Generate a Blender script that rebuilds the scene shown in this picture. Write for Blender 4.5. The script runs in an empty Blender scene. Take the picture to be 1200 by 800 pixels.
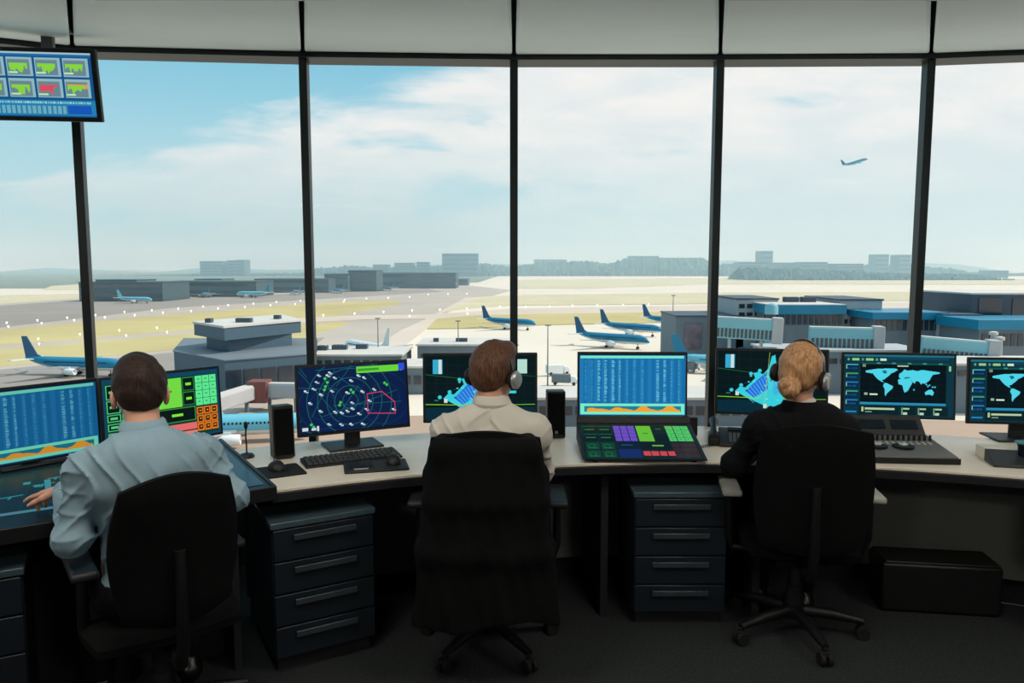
LAMP_W = 12.
HAZE = 1 / 3000.
SUN = 3.9
SKY = 1.14
SKYOFF = (1.3, .4, 0.)
SKYX, SKYZ = .42, -.45
SKYA, SKYB = .30, .52
import bpy, bmesh, math, random
import numpy as np
from mathutils import Vector, Matrix
random.seed(7)
rng = np.random.default_rng(11)
R = math.radians
scn = bpy.context.scene
COL = scn.collection

# ------------------------------------------------------------------ materials
def s2l(c):
    out = []
    for v in c[:3]:
        v = v / 255.0
        out.append(v / 12.92 if v <= .04045 else ((v + .055) / 1.055) ** 2.4)
    return tuple(out)
MATS = {}
def mat(name, col, rough=.5, metal=0., var=.12, scale=12., bump=0., bscale=None, spec=.5, stretch=None, sheen=0.):
    """procedural principled material: a noise varies the colour, another bumps it"""
    if name in MATS: return MATS[name]
    m = bpy.data.materials.new(name); m.use_nodes = True
    nt = m.node_tree; N = nt.nodes; L = nt.links
    b = N['Principled BSDF']; c = s2l(col)
    tc = N.new('ShaderNodeTexCoord'); src = tc.outputs['Object']
    if stretch:
        mp = N.new('ShaderNodeMapping'); mp.inputs['Scale'].default_value = stretch
        L.new(src, mp.inputs['Vector']); src = mp.outputs['Vector']
    n = N.new('ShaderNodeTexNoise'); n.inputs['Scale'].default_value = scale; n.inputs['Detail'].default_value = 4
    L.new(src, n.inputs['Vector'])
    r = N.new('ShaderNodeValToRGB')
    r.color_ramp.elements[0].position = .3; r.color_ramp.elements[1].position = .7
    r.color_ramp.elements[0].color = (*[x * (1 - var) for x in c], 1)
    r.color_ramp.elements[1].color = (*[min(1, x * (1 + var)) for x in c], 1)
    L.new(n.outputs['Fac'], r.inputs['Fac']); L.new(r.outputs['Color'], b.inputs['Base Color'])
    b.inputs['Roughness'].default_value = rough; b.inputs['Metallic'].default_value = metal
    b.inputs['Specular IOR Level'].default_value = spec
    if sheen: b.inputs['Sheen Weight'].default_value = sheen
    if bump:
        n2 = N.new('ShaderNodeTexNoise'); n2.inputs['Scale'].default_value = bscale or scale * 6
        L.new(src, n2.inputs['Vector'])
        bp = N.new('ShaderNodeBump'); bp.inputs['Strength'].default_value = bump; bp.inputs['Distance'].default_value = .004
        L.new(n2.outputs['Fac'], bp.inputs['Height']); L.new(bp.outputs['Normal'], b.inputs['Normal'])
    MATS[name] = m
    return m
def mat_emit(name, col, strength):
    m = bpy.data.materials.new(name); m.use_nodes = True
    nt = m.node_tree; nt.nodes.clear()
    e = nt.nodes.new('ShaderNodeEmission'); o = nt.nodes.new('ShaderNodeOutputMaterial')
    e.inputs['Color'].default_value = (*s2l(col), 1); e.inputs['Strength'].default_value = strength
    nt.links.new(e.outputs[0], o.inputs[0]); return m

M_black = mat('black_plastic', (14, 15, 17), .5, var=.2)
M_black2 = mat('charcoal_plastic', (28, 31, 33), .55, var=.15)
M_fabric = mat('black_fabric', (11, 12, 13), .95, var=.2, scale=60, bump=.4, bscale=600, spec=.15)
M_grey = mat('grey_plastic', (95, 98, 100), .5)
M_steel = mat('brushed_steel', (150, 155, 158), .3, metal=1., scale=40)
M_cab = mat('dark_lacquer', (27, 34, 42), .38, var=.1)
M_cabtop = mat('slate_laminate', (66, 84, 92), .35, var=.08)
M_handle = mat('dull_steel', (78, 90, 96), .38, metal=.6)
M_desk = mat('pale_laminate', (246, 231, 211), .36, var=.04, scale=6)
M_edge = mat('dark_edging', (26, 28, 31), .5)
M_panel = mat('desk_panel', (118, 120, 116), .7, var=.08, scale=3)
M_carpet = mat('carpet', (50, 54, 54), 1., var=.25, scale=90, bump=.5, bscale=500, spec=.05)
M_wall = mat('wall_paint', (70, 74, 76), .8, var=.05)
M_dark = mat('dark_wall', (30, 32, 35), .85)
M_ceil = mat('ceiling_board', (216, 230, 233), .6, var=.03, scale=2)
M_frame = mat('window_frame_paint', (16, 32, 34), .45, var=.15)
M_sill = mat('sill', (120, 118, 116), .6)
M_rubber = mat('rubber', (12, 12, 13), .8)
M_skin = mat('skin', (214, 158, 130), .5, var=.06, scale=30, bump=.15, bscale=300)
M_shirt_b = mat('blue_grey_cotton', (134, 160, 172), .85, var=.05, scale=9, bump=.25, bscale=900, spec=.2)
M_shirt_w = mat('white_cotton', (205, 199, 187), .85, var=.03, scale=9, bump=.25, bscale=900, spec=.2)
M_blazer = mat('black_wool', (17, 18, 20), .95, var=.15, scale=80, bump=.3, bscale=700, spec=.15)
M_trouser = mat('dark_trouser_cloth', (18, 19, 23), .95, var=.15, scale=80, spec=.1)
M_leather = mat('black_leather', (14, 13, 12), .35)
M_hair_d = mat('dark_brown_hair', (46, 31, 24), .6, var=.55, scale=14, bump=.3, bscale=26, stretch=(11, 11, 1.6), spec=.2)
M_hair_b = mat('brown_hair', (92, 62, 46), .5, var=.5, scale=14, bump=.3, bscale=26, stretch=(11, 11, 1.6), spec=.2)
M_hair_f = mat('blonde_hair', (178, 134, 94), .45, var=.4, scale=14, bump=.3, bscale=26, stretch=(11, 11, 1.6), spec=.2)
M_silver = mat('silver_plastic', (205, 205, 200), .35, metal=.2)
M_conc = None

# ------------------------------------------------------------------ mesh builder
class MB:
    def __init__(s): s.v = []; s.f = []; s.m = []
    def add(s, vs, fs, mi=0):
        o = len(s.v); s.v += [tuple(v) for v in vs]; s.f += [tuple(i + o for i in f) for f in fs]; s.m += [mi] * len(fs)
        return s
    def box(s, c, d, rot=None, mi=0, taper=1.):
        x, y, z = d[0] / 2, d[1] / 2, d[2] / 2; t = taper
        vs = [(-x, -y, -z), (x, -y, -z), (x, y, -z), (-x, y, -z), (-x * t, -y * t, z), (x * t, -y * t, z), (x * t, y * t, z), (-x * t, y * t, z)]
        vs = [Vector(v) for v in vs]
        if rot is not None: vs = [rot @ v for v in vs]
        vs = [v + Vector(c) for v in vs]
        return s.add(vs, [(3, 2, 1, 0), (4, 5, 6, 7), (0, 1, 5, 4), (1, 2, 6, 5), (2, 3, 7, 6), (3, 0, 4, 7)], mi)
    def box2(s, a, b, mi=0):
        return s.box([(a[i] + b[i]) / 2 for i in range(3)], [abs(b[i] - a[i]) for i in range(3)], mi=mi)
    def prism(s, poly, z0, z1, mi=0):
        """poly: ccw list of (x,y); z0,z1 floats or lists"""
        n = len(poly); z0 = z0 if isinstance(z0, (list, tuple)) else [z0] * n; z1 = z1 if isinstance(z1, (list, tuple)) else [z1] * n
        vs = [(p[0], p[1], z0[i]) for i, p in enumerate(poly)] + [(p[0], p[1], z1[i]) for i, p in enumerate(poly)]
        fs = [tuple(range(n - 1, -1, -1)), tuple(range(n, 2 * n))] + [(i, (i + 1) % n, n + (i + 1) % n, n + i) for i in range(n)]
        return s.add(vs, fs, mi)
    def extr(s, poly, axis, a, b, mi=0):
        """profile poly of 2D points in the two other axes extruded along axis from a to b"""
        n = len(poly)
        def P(p, t):
            return {'x': (t, p[0], p[1]), 'y': (p[0], t, p[1]), 'z': (p[0], p[1], t)}[axis]
        vs = [P(p, a) for p in poly] + [P(p, b) for p in poly]
        fs = [tuple(range(n - 1, -1, -1)), tuple(range(n, 2 * n))] + [(i, (i + 1) % n, n + (i + 1) % n, n + i) for i in range(n)]
        return s.add(vs, fs, mi)
    def tube(s, pts, r, seg=10, mi=0, cap=True):
        pts = [Vector(p) for p in pts]; n = len(pts)
        rs = r if isinstance(r, (list, tuple)) else [r] * n
        vs = []; fs = []; prev = None
        for i, p in enumerate(pts):
            t = (pts[min(i + 1, n - 1)] - pts[max(i - 1, 0)]).normalized()
            if prev is None:
                a = Vector((0, 0, 1)) if abs(t.z) < .9 else Vector((1, 0, 0))
                u = t.cross(a).normalized()
            else:
                u = (prev - t * prev.dot(t)).normalized()
            prev = u; w = t.cross(u)
            for k in range(seg):
                an = 2 * math.pi * k / seg
                vs.append(p + (u * math.cos(an) + w * math.sin(an)) * rs[i])
        for i in range(n - 1):
            for k in range(seg):
                k2 = (k + 1) % seg
                fs.append((i * seg + k, i * seg + k2, (i + 1) * seg + k2, (i + 1) * seg + k))
        if cap:
            fs.append(tuple(range(seg - 1, -1, -1))); fs.append(tuple((n - 1) * seg + k for k in range(seg)))
        return s.add(vs, fs, mi)
    def cyl(s, a, b, r, r2=None, seg=20, mi=0):
        return s.tube([a, b], [r, r if r2 is None else r2], seg, mi)
    def lathe(s, c, prof, seg=24, mi=0, rot=None):
        vs = []; fs = []; n = len(prof)
        for r, z in prof:
            for k in range(seg):
                an = 2 * math.pi * k / seg; v = Vector((r * math.cos(an), r * math.sin(an), z))
                if rot is not None: v = rot @ v
                vs.append(v + Vector(c))
        for i in range(n - 1):
            for k in range(seg):
                k2 = (k + 1) % seg; fs.append((i * seg + k, i * seg + k2, (i + 1) * seg + k2, (i + 1) * seg + k))
        fs.append(tuple(range(seg - 1, -1, -1))); fs.append(tuple((n - 1) * seg + k for k in range(seg)))
        return s.add(vs, fs, mi)
    def ball(s, c, r, seg=14, mi=0, rot=None):
        r = r if isinstance(r, (list, tuple)) else (r, r, r); rings = seg // 2
        prof = [(math.sin(math.pi * (i + .5) / rings), -math.cos(math.pi * (i + .5) / rings)) for i in range(rings)]
        vs = []; fs = []
        for a, z in prof:
            for k in range(seg):
                an = 2 * math.pi * k / seg; v = Vector((a * math.cos(an) * r[0], a * math.sin(an) * r[1], z * r[2]))
                if rot is not None: v = rot @ v
                vs.append(v + Vector(c))
        for i in range(rings - 1):
            for k in range(seg):
                k2 = (k + 1) % seg; fs.append((i * seg + k, i * seg + k2, (i + 1) * seg + k2, (i + 1) * seg + k))
        fs.append(tuple(range(seg - 1, -1, -1))); fs.append(tuple((rings - 1) * seg + k for k in range(seg)))
        return s.add(vs, fs, mi)
    def build(s, name, mats, parent=None, bevel=0., smooth=True, bseg=2):
        me = bpy.data.meshes.new(name); me.from_pydata(s.v, [], s.f)
        mats = mats if isinstance(mats, (list, tuple)) else [mats]
        for m in mats: me.materials.append(m)
        me.polygons.foreach_set('material_index', s.m)
        bm = bmesh.new(); bm.from_mesh(me); bmesh.ops.recalc_face_normals(bm, faces=bm.faces); bm.to_mesh(me); bm.free()
        if smooth:
            me.polygons.foreach_set('use_smooth', [True] * len(me.polygons)); me.set_sharp_from_angle(angle=R(38))
        o = bpy.data.objects.new(name, me); COL.objects.link(o)
        if parent is not None: o.parent = parent
        if bevel:
            b = o.modifiers.new('bevel', 'BEVEL'); b.width = bevel; b.segments = bseg; b.limit_method = 'ANGLE'; b.angle_limit = R(40)
            b.harden_normals = False
        return o

def tag(o, label=None, cat=None, group=None, kind=None):
    if label: o['label'] = label
    if cat: o['category'] = cat
    if group: o['group'] = group
    if kind: o['kind'] = kind
    return o
def thing(name, label, cat, loc=(0, 0, 0), rz=0., group=None, kind=None, rx=0.):
    o = bpy.data.objects.new(name, None); COL.objects.link(o)
    o.empty_display_size = .1
    o.location = loc; o.rotation_euler = (rx, 0, rz)
    return tag(o, label, cat, group, kind)
def struct(o): o['kind'] = 'structure'; return o
def dup(o, parent=None, loc=None, rz=None, label=None, group=None, **kw):
    c = o.copy(); COL.objects.link(c)
    if parent is not None: c.parent = parent
    for ch in o.children: dup(ch, c)
    if loc is not None: c.location = loc
    if rz is not None: c.rotation_euler = (0, 0, rz)
    if label: c['label'] = label
    if group: c['group'] = group
    return c

# ------------------------------------------------------------------ survey helpers: turn a sight line into a place
H = 1.6
def ray(px, py):
    v = 400 - py; f = 875.6 + .0995 * v
    return (px - 600) / f, (-87.56 + .995 * v) / f
def onz(px, py, z):
    a, b = ray(px, py); d = (z - H) / b
    return Vector((a * d, d, z))
def aty(px, py, y):
    a, b = ray(px, py); return Vector((a * y, y, H + b * y))

# ------------------------------------------------------------------ camera
cam = bpy.data.cameras.new('camera'); cam.lens = 26.4; cam.sensor_width = 36; cam.clip_end = 30000; cam.clip_start = .05
co = bpy.data.objects.new('camera', cam); COL.objects.link(co)
co.location = (0, 0, H); co.rotation_euler = (math.pi / 2 - math.atan(.1), 0, 0)
scn.camera = co
scn.view_settings.view_transform = 'Standard'; scn.view_settings.look = 'None'
scn.view_settings.gamma = 1; scn.view_settings.exposure = 0; scn.view_settings.use_curve_mapping = False
scn.cycles.use_denoising = True
try: scn.cycles.denoiser = 'OPENIMAGEDENOISE'
except Exception: pass
scn.cycles.max_bounces = 8; scn.cycles.transparent_max_bounces = 12; scn.cycles.volume_bounces = 2
scn.cycles.sample_clamp_indirect = 4
# ------------------------------------------------------------------ room shell
WL = [(-4.6, 1.7), (-4.1, 2.65), (-3.2, 3.35), (-2.18, 3.85), (-1.065, 3.95), (.01, 4.0), (1.074, 4.0), (2.15, 3.98), (3.2, 3.82), (4.15, 3.3), (4.6, 2.4)]
BACK = -2.6
Z_SILL, Z_HEAD, Z_CEIL, Z_IN = .42, 2.665, 2.685, 2.34
def off(poly, d):
    """open polyline moved outward (away from the camera) by d"""
    out = []
    for i, p in enumerate(poly):
        a = Vector(poly[max(i - 1, 0)]); b = Vector(poly[min(i + 1, len(poly) - 1)])
        t = (b - a).normalized(); n = Vector((-t.y, t.x))
        q = Vector(p) + n * d; out.append((q.x, q.y))
    return out
room = [(-4.6, BACK), (4.6, BACK)] + WL[::-1]
struct(MB().prism(off(WL, .25)[::-1] + [(-4.8, BACK - .2), (4.8, BACK - .2)], -.12, 0).build('floor', M_carpet))
# ceiling: one board per window bay, thin recessed joints that run in towards the middle of the cab
cb = MB(); inner = []
for x, y in WL: inner.append((x * .52, y * .52))
for i in range(len(WL) - 1):
    a, b = Vector(WL[i]), Vector(WL[i + 1]); c, d = Vector(inner[i + 1]), Vector(inner[i])
    cen = (a + b + c + d) / 4; g = .009
    ab = (b - a).normalized()
    q = [a + ab * g, b - ab * g, c - ab * g, d + ab * g]
    cb.prism([(p.x, p.y) for p in q], [Z_CEIL, Z_CEIL, Z_IN, Z_IN], [Z_CEIL + .06, Z_CEIL + .06, Z_IN + .06, Z_IN + .06])
cb.prism([(x, y) for x, y in ([(-4.6, BACK), (4.6, BACK)] + inner[::-1])], Z_IN, Z_IN + .06)
cb.prism([(-4.6, BACK), inner[0], WL[0]], [Z_IN, Z_IN, Z_CEIL], [Z_IN + .06, Z_IN + .06, Z_CEIL + .06]); cb.prism([(4.6, BACK), WL[-1], inner[-1]], [Z_IN, Z_CEIL, Z_IN], [Z_IN + .06, Z_CEIL + .06, Z_IN + .06])
struct(cb.build('ceiling', M_ceil, bevel=.01))
# roof, plus an unseen upswept eave added to keep direct sun off the interior
rf = MB(); eo = off(WL, 1.15)
rf.prism(WL[::-1] + [(-4.6, BACK), (4.6, BACK)], Z_CEIL + .08, Z_CEIL + .3)
for i in range(len(WL) - 1):
    q = [WL[i], WL[i + 1], eo[i + 1], eo[i]][::-1]
    rf.prism(q, [3.08, 3.08, Z_CEIL + .02, Z_CEIL + .02], [3.2, 3.2, Z_CEIL + .3, Z_CEIL + .3])
struct(rf.build('roof', M_wall))
for nm, a, b in (('wall_left', (-4.8, BACK - .2, 0), (-4.6, 1.7, Z_CEIL + .1)), ('wall_right', (4.6, BACK - .2, 0), (4.8, 2.4, Z_CEIL + .1)), ('wall_back', (-4.6, BACK - .2, 0), (4.6, BACK, Z_CEIL + .1))):
    struct(MB().box2(a, b).build(nm, M_wall))
# low wall under the glass, one sill, header; a window per bay, a mullion between bays
lw = MB(); sl = MB(); hd = MB(); wo = off(WL, .12)
for i in range(len(WL) - 1):
    q = [WL[i + 1], WL[i], wo[i], wo[i + 1]]; q = q[::-1]
    lw.prism(q, 0, Z_SILL)
struct(lw.build('wall_front', M_dark))
wi = off(WL, -.03)
for i in range(len(WL) - 1):
    sl.prism([wi[i], wi[i + 1], wo[i + 1], wo[i]], Z_SILL, Z_SILL + .03)
    hd.prism([wi[i], wi[i + 1], wo[i + 1], wo[i]], Z_HEAD - .012, Z_CEIL + .06)
struct(sl.build('trim_sill', M_frame)); struct(hd.build('trim_header', M_frame))
m_glass = bpy.data.materials.new('window_glass'); m_glass.use_nodes = True
nt = m_glass.node_tree; nt.nodes.clear()
tr = nt.nodes.new('ShaderNodeBsdfTransparent'); tr.inputs['Color'].default_value = (.955, .968, .965, 1)
gl = nt.nodes.new('ShaderNodeBsdfGlossy'); gl.inputs['Roughness'].default_value = .02
fr = nt.nodes.new('ShaderNodeFresnel'); fr.inputs['IOR'].default_value = 1.09
tn = nt.nodes.new('ShaderNodeTexNoise'); tn.inputs['Scale'].default_value = .8
mx = nt.nodes.new('ShaderNodeMixShader'); ou = nt.nodes.new('ShaderNodeOutputMaterial')
nt.links.new(fr.outputs[0], mx.inputs[0]); nt.links.new(tr.outputs[0], mx.inputs[1]); nt.links.new(gl.outputs[0], mx.inputs[2]); nt.links.new(mx.outputs[0], ou.inputs[0])
go = off(WL, .05)
for i in range(len(WL) - 1):
    a, b = Vector(go[i]), Vector(go[i + 1])
    w = MB().add([(a.x, a.y, Z_SILL + .03), (b.x, b.y, Z_SILL + .03), (b.x, b.y, Z_HEAD), (a.x, a.y, Z_HEAD)], [(0, 1, 2, 3)])
    struct(w.build('window_%d' % (i + 1), m_glass))
for i in range(1, len(WL) - 1):
    a, b = Vector(WL[i - 1]), Vector(WL[i + 1]); an = math.atan2((b - a).y, (b - a).x)
    m = MB().box((0, .02, (Z_SILL + .03 + Z_HEAD) / 2), (.040, .075, Z_HEAD - Z_SILL - .03))
    o = m.build('trim_%d' % i, M_frame, bevel=.004); o.location = (WL[i][0], WL[i][1], 0); o.rotation_euler = (0, 0, an); struct(o)
# baseboard, added fill lamps behind the camera
# ceiling lamps: flat panel lights over the aisle behind the chairs
def lamp(x, y, power, label):
    t = thing('ceiling_light', label, 'ceiling light', (x, y, Z_IN), group=None)
    f = MB(); 
    for a, b in (((-.32, -.32), (.32, -.29)), ((-.32, .29), (.32, .32)), ((-.32, -.29), (-.29, .29)), ((.29, -.29), (.32, .29))):
        f.box2((a[0], a[1], -.03), (b[0], b[1], 0))
    f.build('lamp_frame', M_silver, t)
    MB().box((0, 0, -.012), (.58, .58, .012)).build('diffuser', M_diff, t)
    L = bpy.data.lights.new('panel_lamp', 'AREA'); L.shape = 'SQUARE'; L.size = .56; L.energy = power; L.color = (1., .93, .84)
    lo = bpy.data.objects.new('panel_lamp', L); COL.objects.link(lo); lo.location = (x, y, Z_IN - .035); lo.rotation_euler = (0, 0, 0)
M_diff = mat_emit('lamp_diffuser', (255, 244, 228), 2.)
LAMPS = [(-1.6, -1.0, 'added square fill light at the unseen back of the room on the left'), (1.6, -1.0, 'added square fill light at the unseen back of the room on the right'),  # back pair: out of view, added to light the panel under the desk
         (-2.5, 1.6, 'leftmost of the four square ceiling lights behind the chairs'), (-.8, 1.78, 'square ceiling light left of the centre line behind the middle chair'),
         (.9, 1.78, 'square ceiling light right of the centre line behind the chairs'), (2.6, 1.6, 'rightmost of the four square ceiling lights behind the chairs')]
for x, y, l in LAMPS: lamp(x, y, LAMP_W * (2. if y < 0 else 1.), l)

# ------------------------------------------------------------------ the long curved desk
CX, CY = .8, -.45
def arc(r, x0, x1, n, z=None):
    pts = []
    for i in range(n + 1):
        x = x0 + (x1 - x0) * i / n; y = CY + math.sqrt(r * r - (x - CX) ** 2); pts.append((x, y))
    return pts
DZ = .74
desk = thing('control_desk', 'long curved pale desk running below the windows', 'desk', (CX, 3.5, 0))
def rel(pts): return [(p[0] - CX, p[1] - 3.5) for p in pts]
fr_ = arc(3.70, -.93, 3.3, 40); bk_ = arc(4.46, -1.335, 3.45, 40)
dtop = MB().prism(rel(fr_ + bk_[::-1]), DZ - .012, DZ); dtop.build('worktop', M_desk, desk, bevel=.002)
de = MB()
fe = arc(3.695, -.925, 3.295, 40); be = arc(3.75, -.95, 3.3, 40)
de.prism(rel(fe + be[::-1]), DZ - .05, DZ - .0125); de.build('front_edge', M_edge, desk, bevel=.003)
du = MB(); du.prism(rel(be + arc(4.45, -1.32, 3.44, 40)[::-1]), DZ - .04, DZ - .0125); du.build('underside', M_edge, desk)
mp = MB(); mp.prism(rel(arc(4.22, -1.2, 3.4, 40) + arc(4.25, -1.2, 3.42, 40)[::-1]), .11, DZ - .04); mp.build('modesty_panel', M_panel, desk)
kp = MB(); kp.prism(rel(arc(4.26, -1.2, 3.4, 40) + arc(4.29, -1.2, 3.42, 40)[::-1]), 0, .11); kp.build('plinth', M_dark, desk)
for x in (-.15, .42, 1.12, 2.32):
    y = CY + math.sqrt(3.78 ** 2 - (x - CX) ** 2)
    a = math.atan2(x - CX, y - CY)
    o = MB().box((0, .21, .35), (.035, .42, .70)).build('support_panel', M_dark, desk, bevel=.003)
    o.location = (x - CX, y - 3.5, 0); o.rotation_euler = (0, 0, -a)

# ------------------------------------------------------------------ pedestal cabinets
def cabinet(loc, rz, label):
    t = thing('drawer_cabinet', label, 'drawer cabinet', loc, rz, group=None)
    W, D = .41, .46
    MB().box((0, D / 2, .325), (W, D, .53)).build('carcass', M_cab, t, bevel=.003)
    MB().box((0, D / 2, .03), (W - .03, D - .05, .06)).build('plinth', M_dark, t)
    MB().box((0, D / 2 - .008, .602), (W + .012, D + .02, .026)).build('cabinet_top', M_cabtop, t, bevel=.004)
    for k in range(4):
        z = .065 + .131 * k
        d = MB().box((0, -.008, z + .064), (W - .008, .016, .124)).build('drawer', M_cab, t, bevel=.003)
        h = MB().box((0, -.028, z + .094), (.25, .010, .024)); h.box((-.105, -.02, z + .094), (.012, .014, .012)); h.box((.105, -.02, z + .094), (.012, .014, .012))
        h.build('handle', M_handle, d, bevel=.002)
    return t
cabinet((-.753, 2.914, 0), R(30), 'dark four-drawer cabinet between the left and middle chairs')
cabinet((.745, 3.226, 0), R(0), 'dark four-drawer cabinet facing straight out, between the middle and right chairs')
cabinet((-1.80, 2.30, 0), R(28), 'dark four-drawer cabinet cut off at the lower left corner')

# floor box
t = thing('low_box', 'long low black box on the floor behind the right chair', 'box', (1.99, 3.42, 0), R(-8))
MB().box((0, 0, .12), (.52, .2, .23)).build('box_body', M_black, t, bevel=.012)
MB().box((0, -.002, .238), (.5, .19, .014)).build('lid', M_black, t, bevel=.005)

M_armpad = mat('arm_pad', (176, 174, 166), .55)
# ------------------------------------------------------------------ office chairs
def rounded(w, h, r, n=6, x0=0, z0=0):
    pts = []
    for cx, cz, a0 in ((w / 2 - r, h - r, 0), (-w / 2 + r, h - r, 90), (-w / 2 + r, r, 180), (w / 2 - r, r, 270)):
        for k in range(n + 1):
            a = R(a0 + 90 * k / n); pts.append((x0 + cx + r * math.cos(a), z0 + cz + r * math.sin(a)))
    return pts
def pillow(name, w, h, r, th, m, parent, curve=0., origin=(0, 0, 0), rot=None, lumbar=0.):
    """rounded-rectangle cushion in the local xz-plane, thickness th along y, bent around z by curve"""
    mb = MB(); loops = []
    prof = [(-.5, .90), (-.38, .97), (0, 1.), (.38, .97), (.5, .90)]
    grid = []
    nu, nv = 20, 20
    for side in (-1, 1):
        g = []
        for j in range(nv + 1):
            for i in range(nu + 1):
                u = -1 + 2 * i / nu; v = -1 + 2 * j / nv
                # squircle mapping keeps rounded corners
                k = max(abs(u), abs(v)) or 1e-6; L = (abs(u) ** 2 + abs(v) ** 2) ** .5 or 1e-6
                q = r / (min(w, h) / 2) ; f = 1 - q * .62 * (1 - k / L) * 1.0 / .293 * .45
                x = u * w / 2 * f; z = v * h / 2 * f
                e = 1 - k ** 8
                y = side * th / 2 * (.35 + .65 * e)
                y += curve * (x / (w / 2)) ** 2 + lumbar * math.cos(v * 1.6 + .5)
                g.append((x, y, z + h / 2))
        grid.append(g)
    vs = grid[0] + grid[1]; n1 = len(grid[0]); fs = []
    def id(s, i, j): return s * n1 + j * (nu + 1) + i
    for j in range(nv):
        for i in range(nu):
            fs.append((id(0, i, j), id(0, i + 1, j), id(0, i + 1, j + 1), id(0, i, j + 1)))
            fs.append((id(1, i, j + 1), id(1, i + 1, j + 1), id(1, i + 1, j), id(1, i, j)))
    for i in range(nu):
        fs.append((id(0, i, 0), id(1, i, 0), id(1, i + 1, 0), id(0, i + 1, 0))); fs.append((id(0, i + 1, nv), id(1, i + 1, nv), id(1, i, nv), id(0, i, nv)))
    for j in range(nv):
        fs.append((id(0, 0, j + 1), id(1, 0, j + 1), id(1, 0, j), id(0, 0, j))); fs.append((id(0, nu, j), id(1, nu, j), id(1, nu, j + 1), id(0, nu, j + 1)))
    vs = [Vector(v) for v in vs]
    if rot is not None: vs = [rot @ v for v in vs]
    vs = [v + Vector(origin) for v in vs]
    mb.add(vs, fs)
    return mb.build(name, m, parent)
def chair(loc, rz, label, base_rot=0., bw=.46, bh=.55, bz=.455, by=-.29, padm=None, ax=.285, cr=.10):
    t = thing('office_chair', label, 'office chair', loc, rz)
    tilt = Matrix.Rotation(R(7), 3, 'X')
    pillow('backrest', bw, bh, cr, .05, M_fabric, t, curve=.03, origin=(0, by, bz), rot=tilt, lumbar=.012)
    pillow('seat', .48, .46, .09, .075, M_fabric, t, origin=(0, -.24, .425), rot=Matrix.Rotation(R(-90), 3, 'X'))
    bs = MB().tube([(0, -.05, .36), (0, -.30, .37), (0, -.345, .44), (0, -.35, .75)], [.022, .022, .02, .016], 10); bs.build('back_support', M_black, t)
    mc = MB().box((0, 0, .365), (.2, .26, .045)); mc.tube([(.1, .05, .365), (.26, .05, .36)], .006); mc.build('tilt_mechanism', M_black, t, bevel=.008)
    gs = MB().cyl((0, 0, .10), (0, 0, .345), .026); gs.cyl((0, 0, .1), (0, 0, .22), .034); gs.build('gas_column', M_black2, t)
    for s in (-1, 1):
        ar = MB().tube([(s * .12, 0, .36), (s * (ax - .015), 0, .37), (s * ax, -.02, .45), (s * ax, -.03, .63)], [.014, .016, .018, .016], 10)
        a = ar.build('armrest', M_black, t)
        MB().box((s * ax, 0, .645), (.08, .26, .03)).build('arm_pad', padm or M_black2, a, bevel=.012, bseg=3)
    hub = MB().lathe((0, 0, 0), [(.0, .075), (.045, .075), (.05, .09), (.045, .125), (.03, .13)], 20); hub.build('base_hub', M_black, t)
    for k in range(5):
        a = base_rot + 2 * math.pi * k / 5; d = Vector((math.cos(a), math.sin(a), 0)); p = Vector((-d.y, d.x, 0))
        lg = MB().tube([d * .03 + Vector((0, 0, .105)), d * .16 + Vector((0, 0, .098)), d * .285 + Vector((0, 0, .078))], [.026, .022, .015], 10)
        l = lg.build('base_leg', M_black, t)
        c = MB(); q = d * .285
        for s in (-1, 1): c.cyl(q + p * s * .006 + Vector((0, 0, .029)), q + p * s * .025 + Vector((0, 0, .029)), .028, seg=18)
        c.cyl(q + Vector((0, 0, .03)), q + Vector((0, 0, .075)), .008); c.box(q + Vector((0, 0, .05)), (.03, .03, .02))
        c.build('caster', M_rubber, l, bevel=.002)
    return t
chair((-1.21, 2.465, 0), R(37), 'black office chair holding the man in the blue-grey shirt', base_rot=R(70), bw=.375, bh=.50, bz=.495, by=-.30, ax=.225, cr=.115)
chair((-.098, 3.06, 0), R(0), 'black office chair with a black jacket hung over its back', base_rot=R(54 + 180))
chair((1.235, 3.165, 0), R(-10), 'black office chair holding the woman in the black blazer', base_rot=R(-85 + 10), bw=.45, bh=.55, padm=M_armpad)
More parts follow.
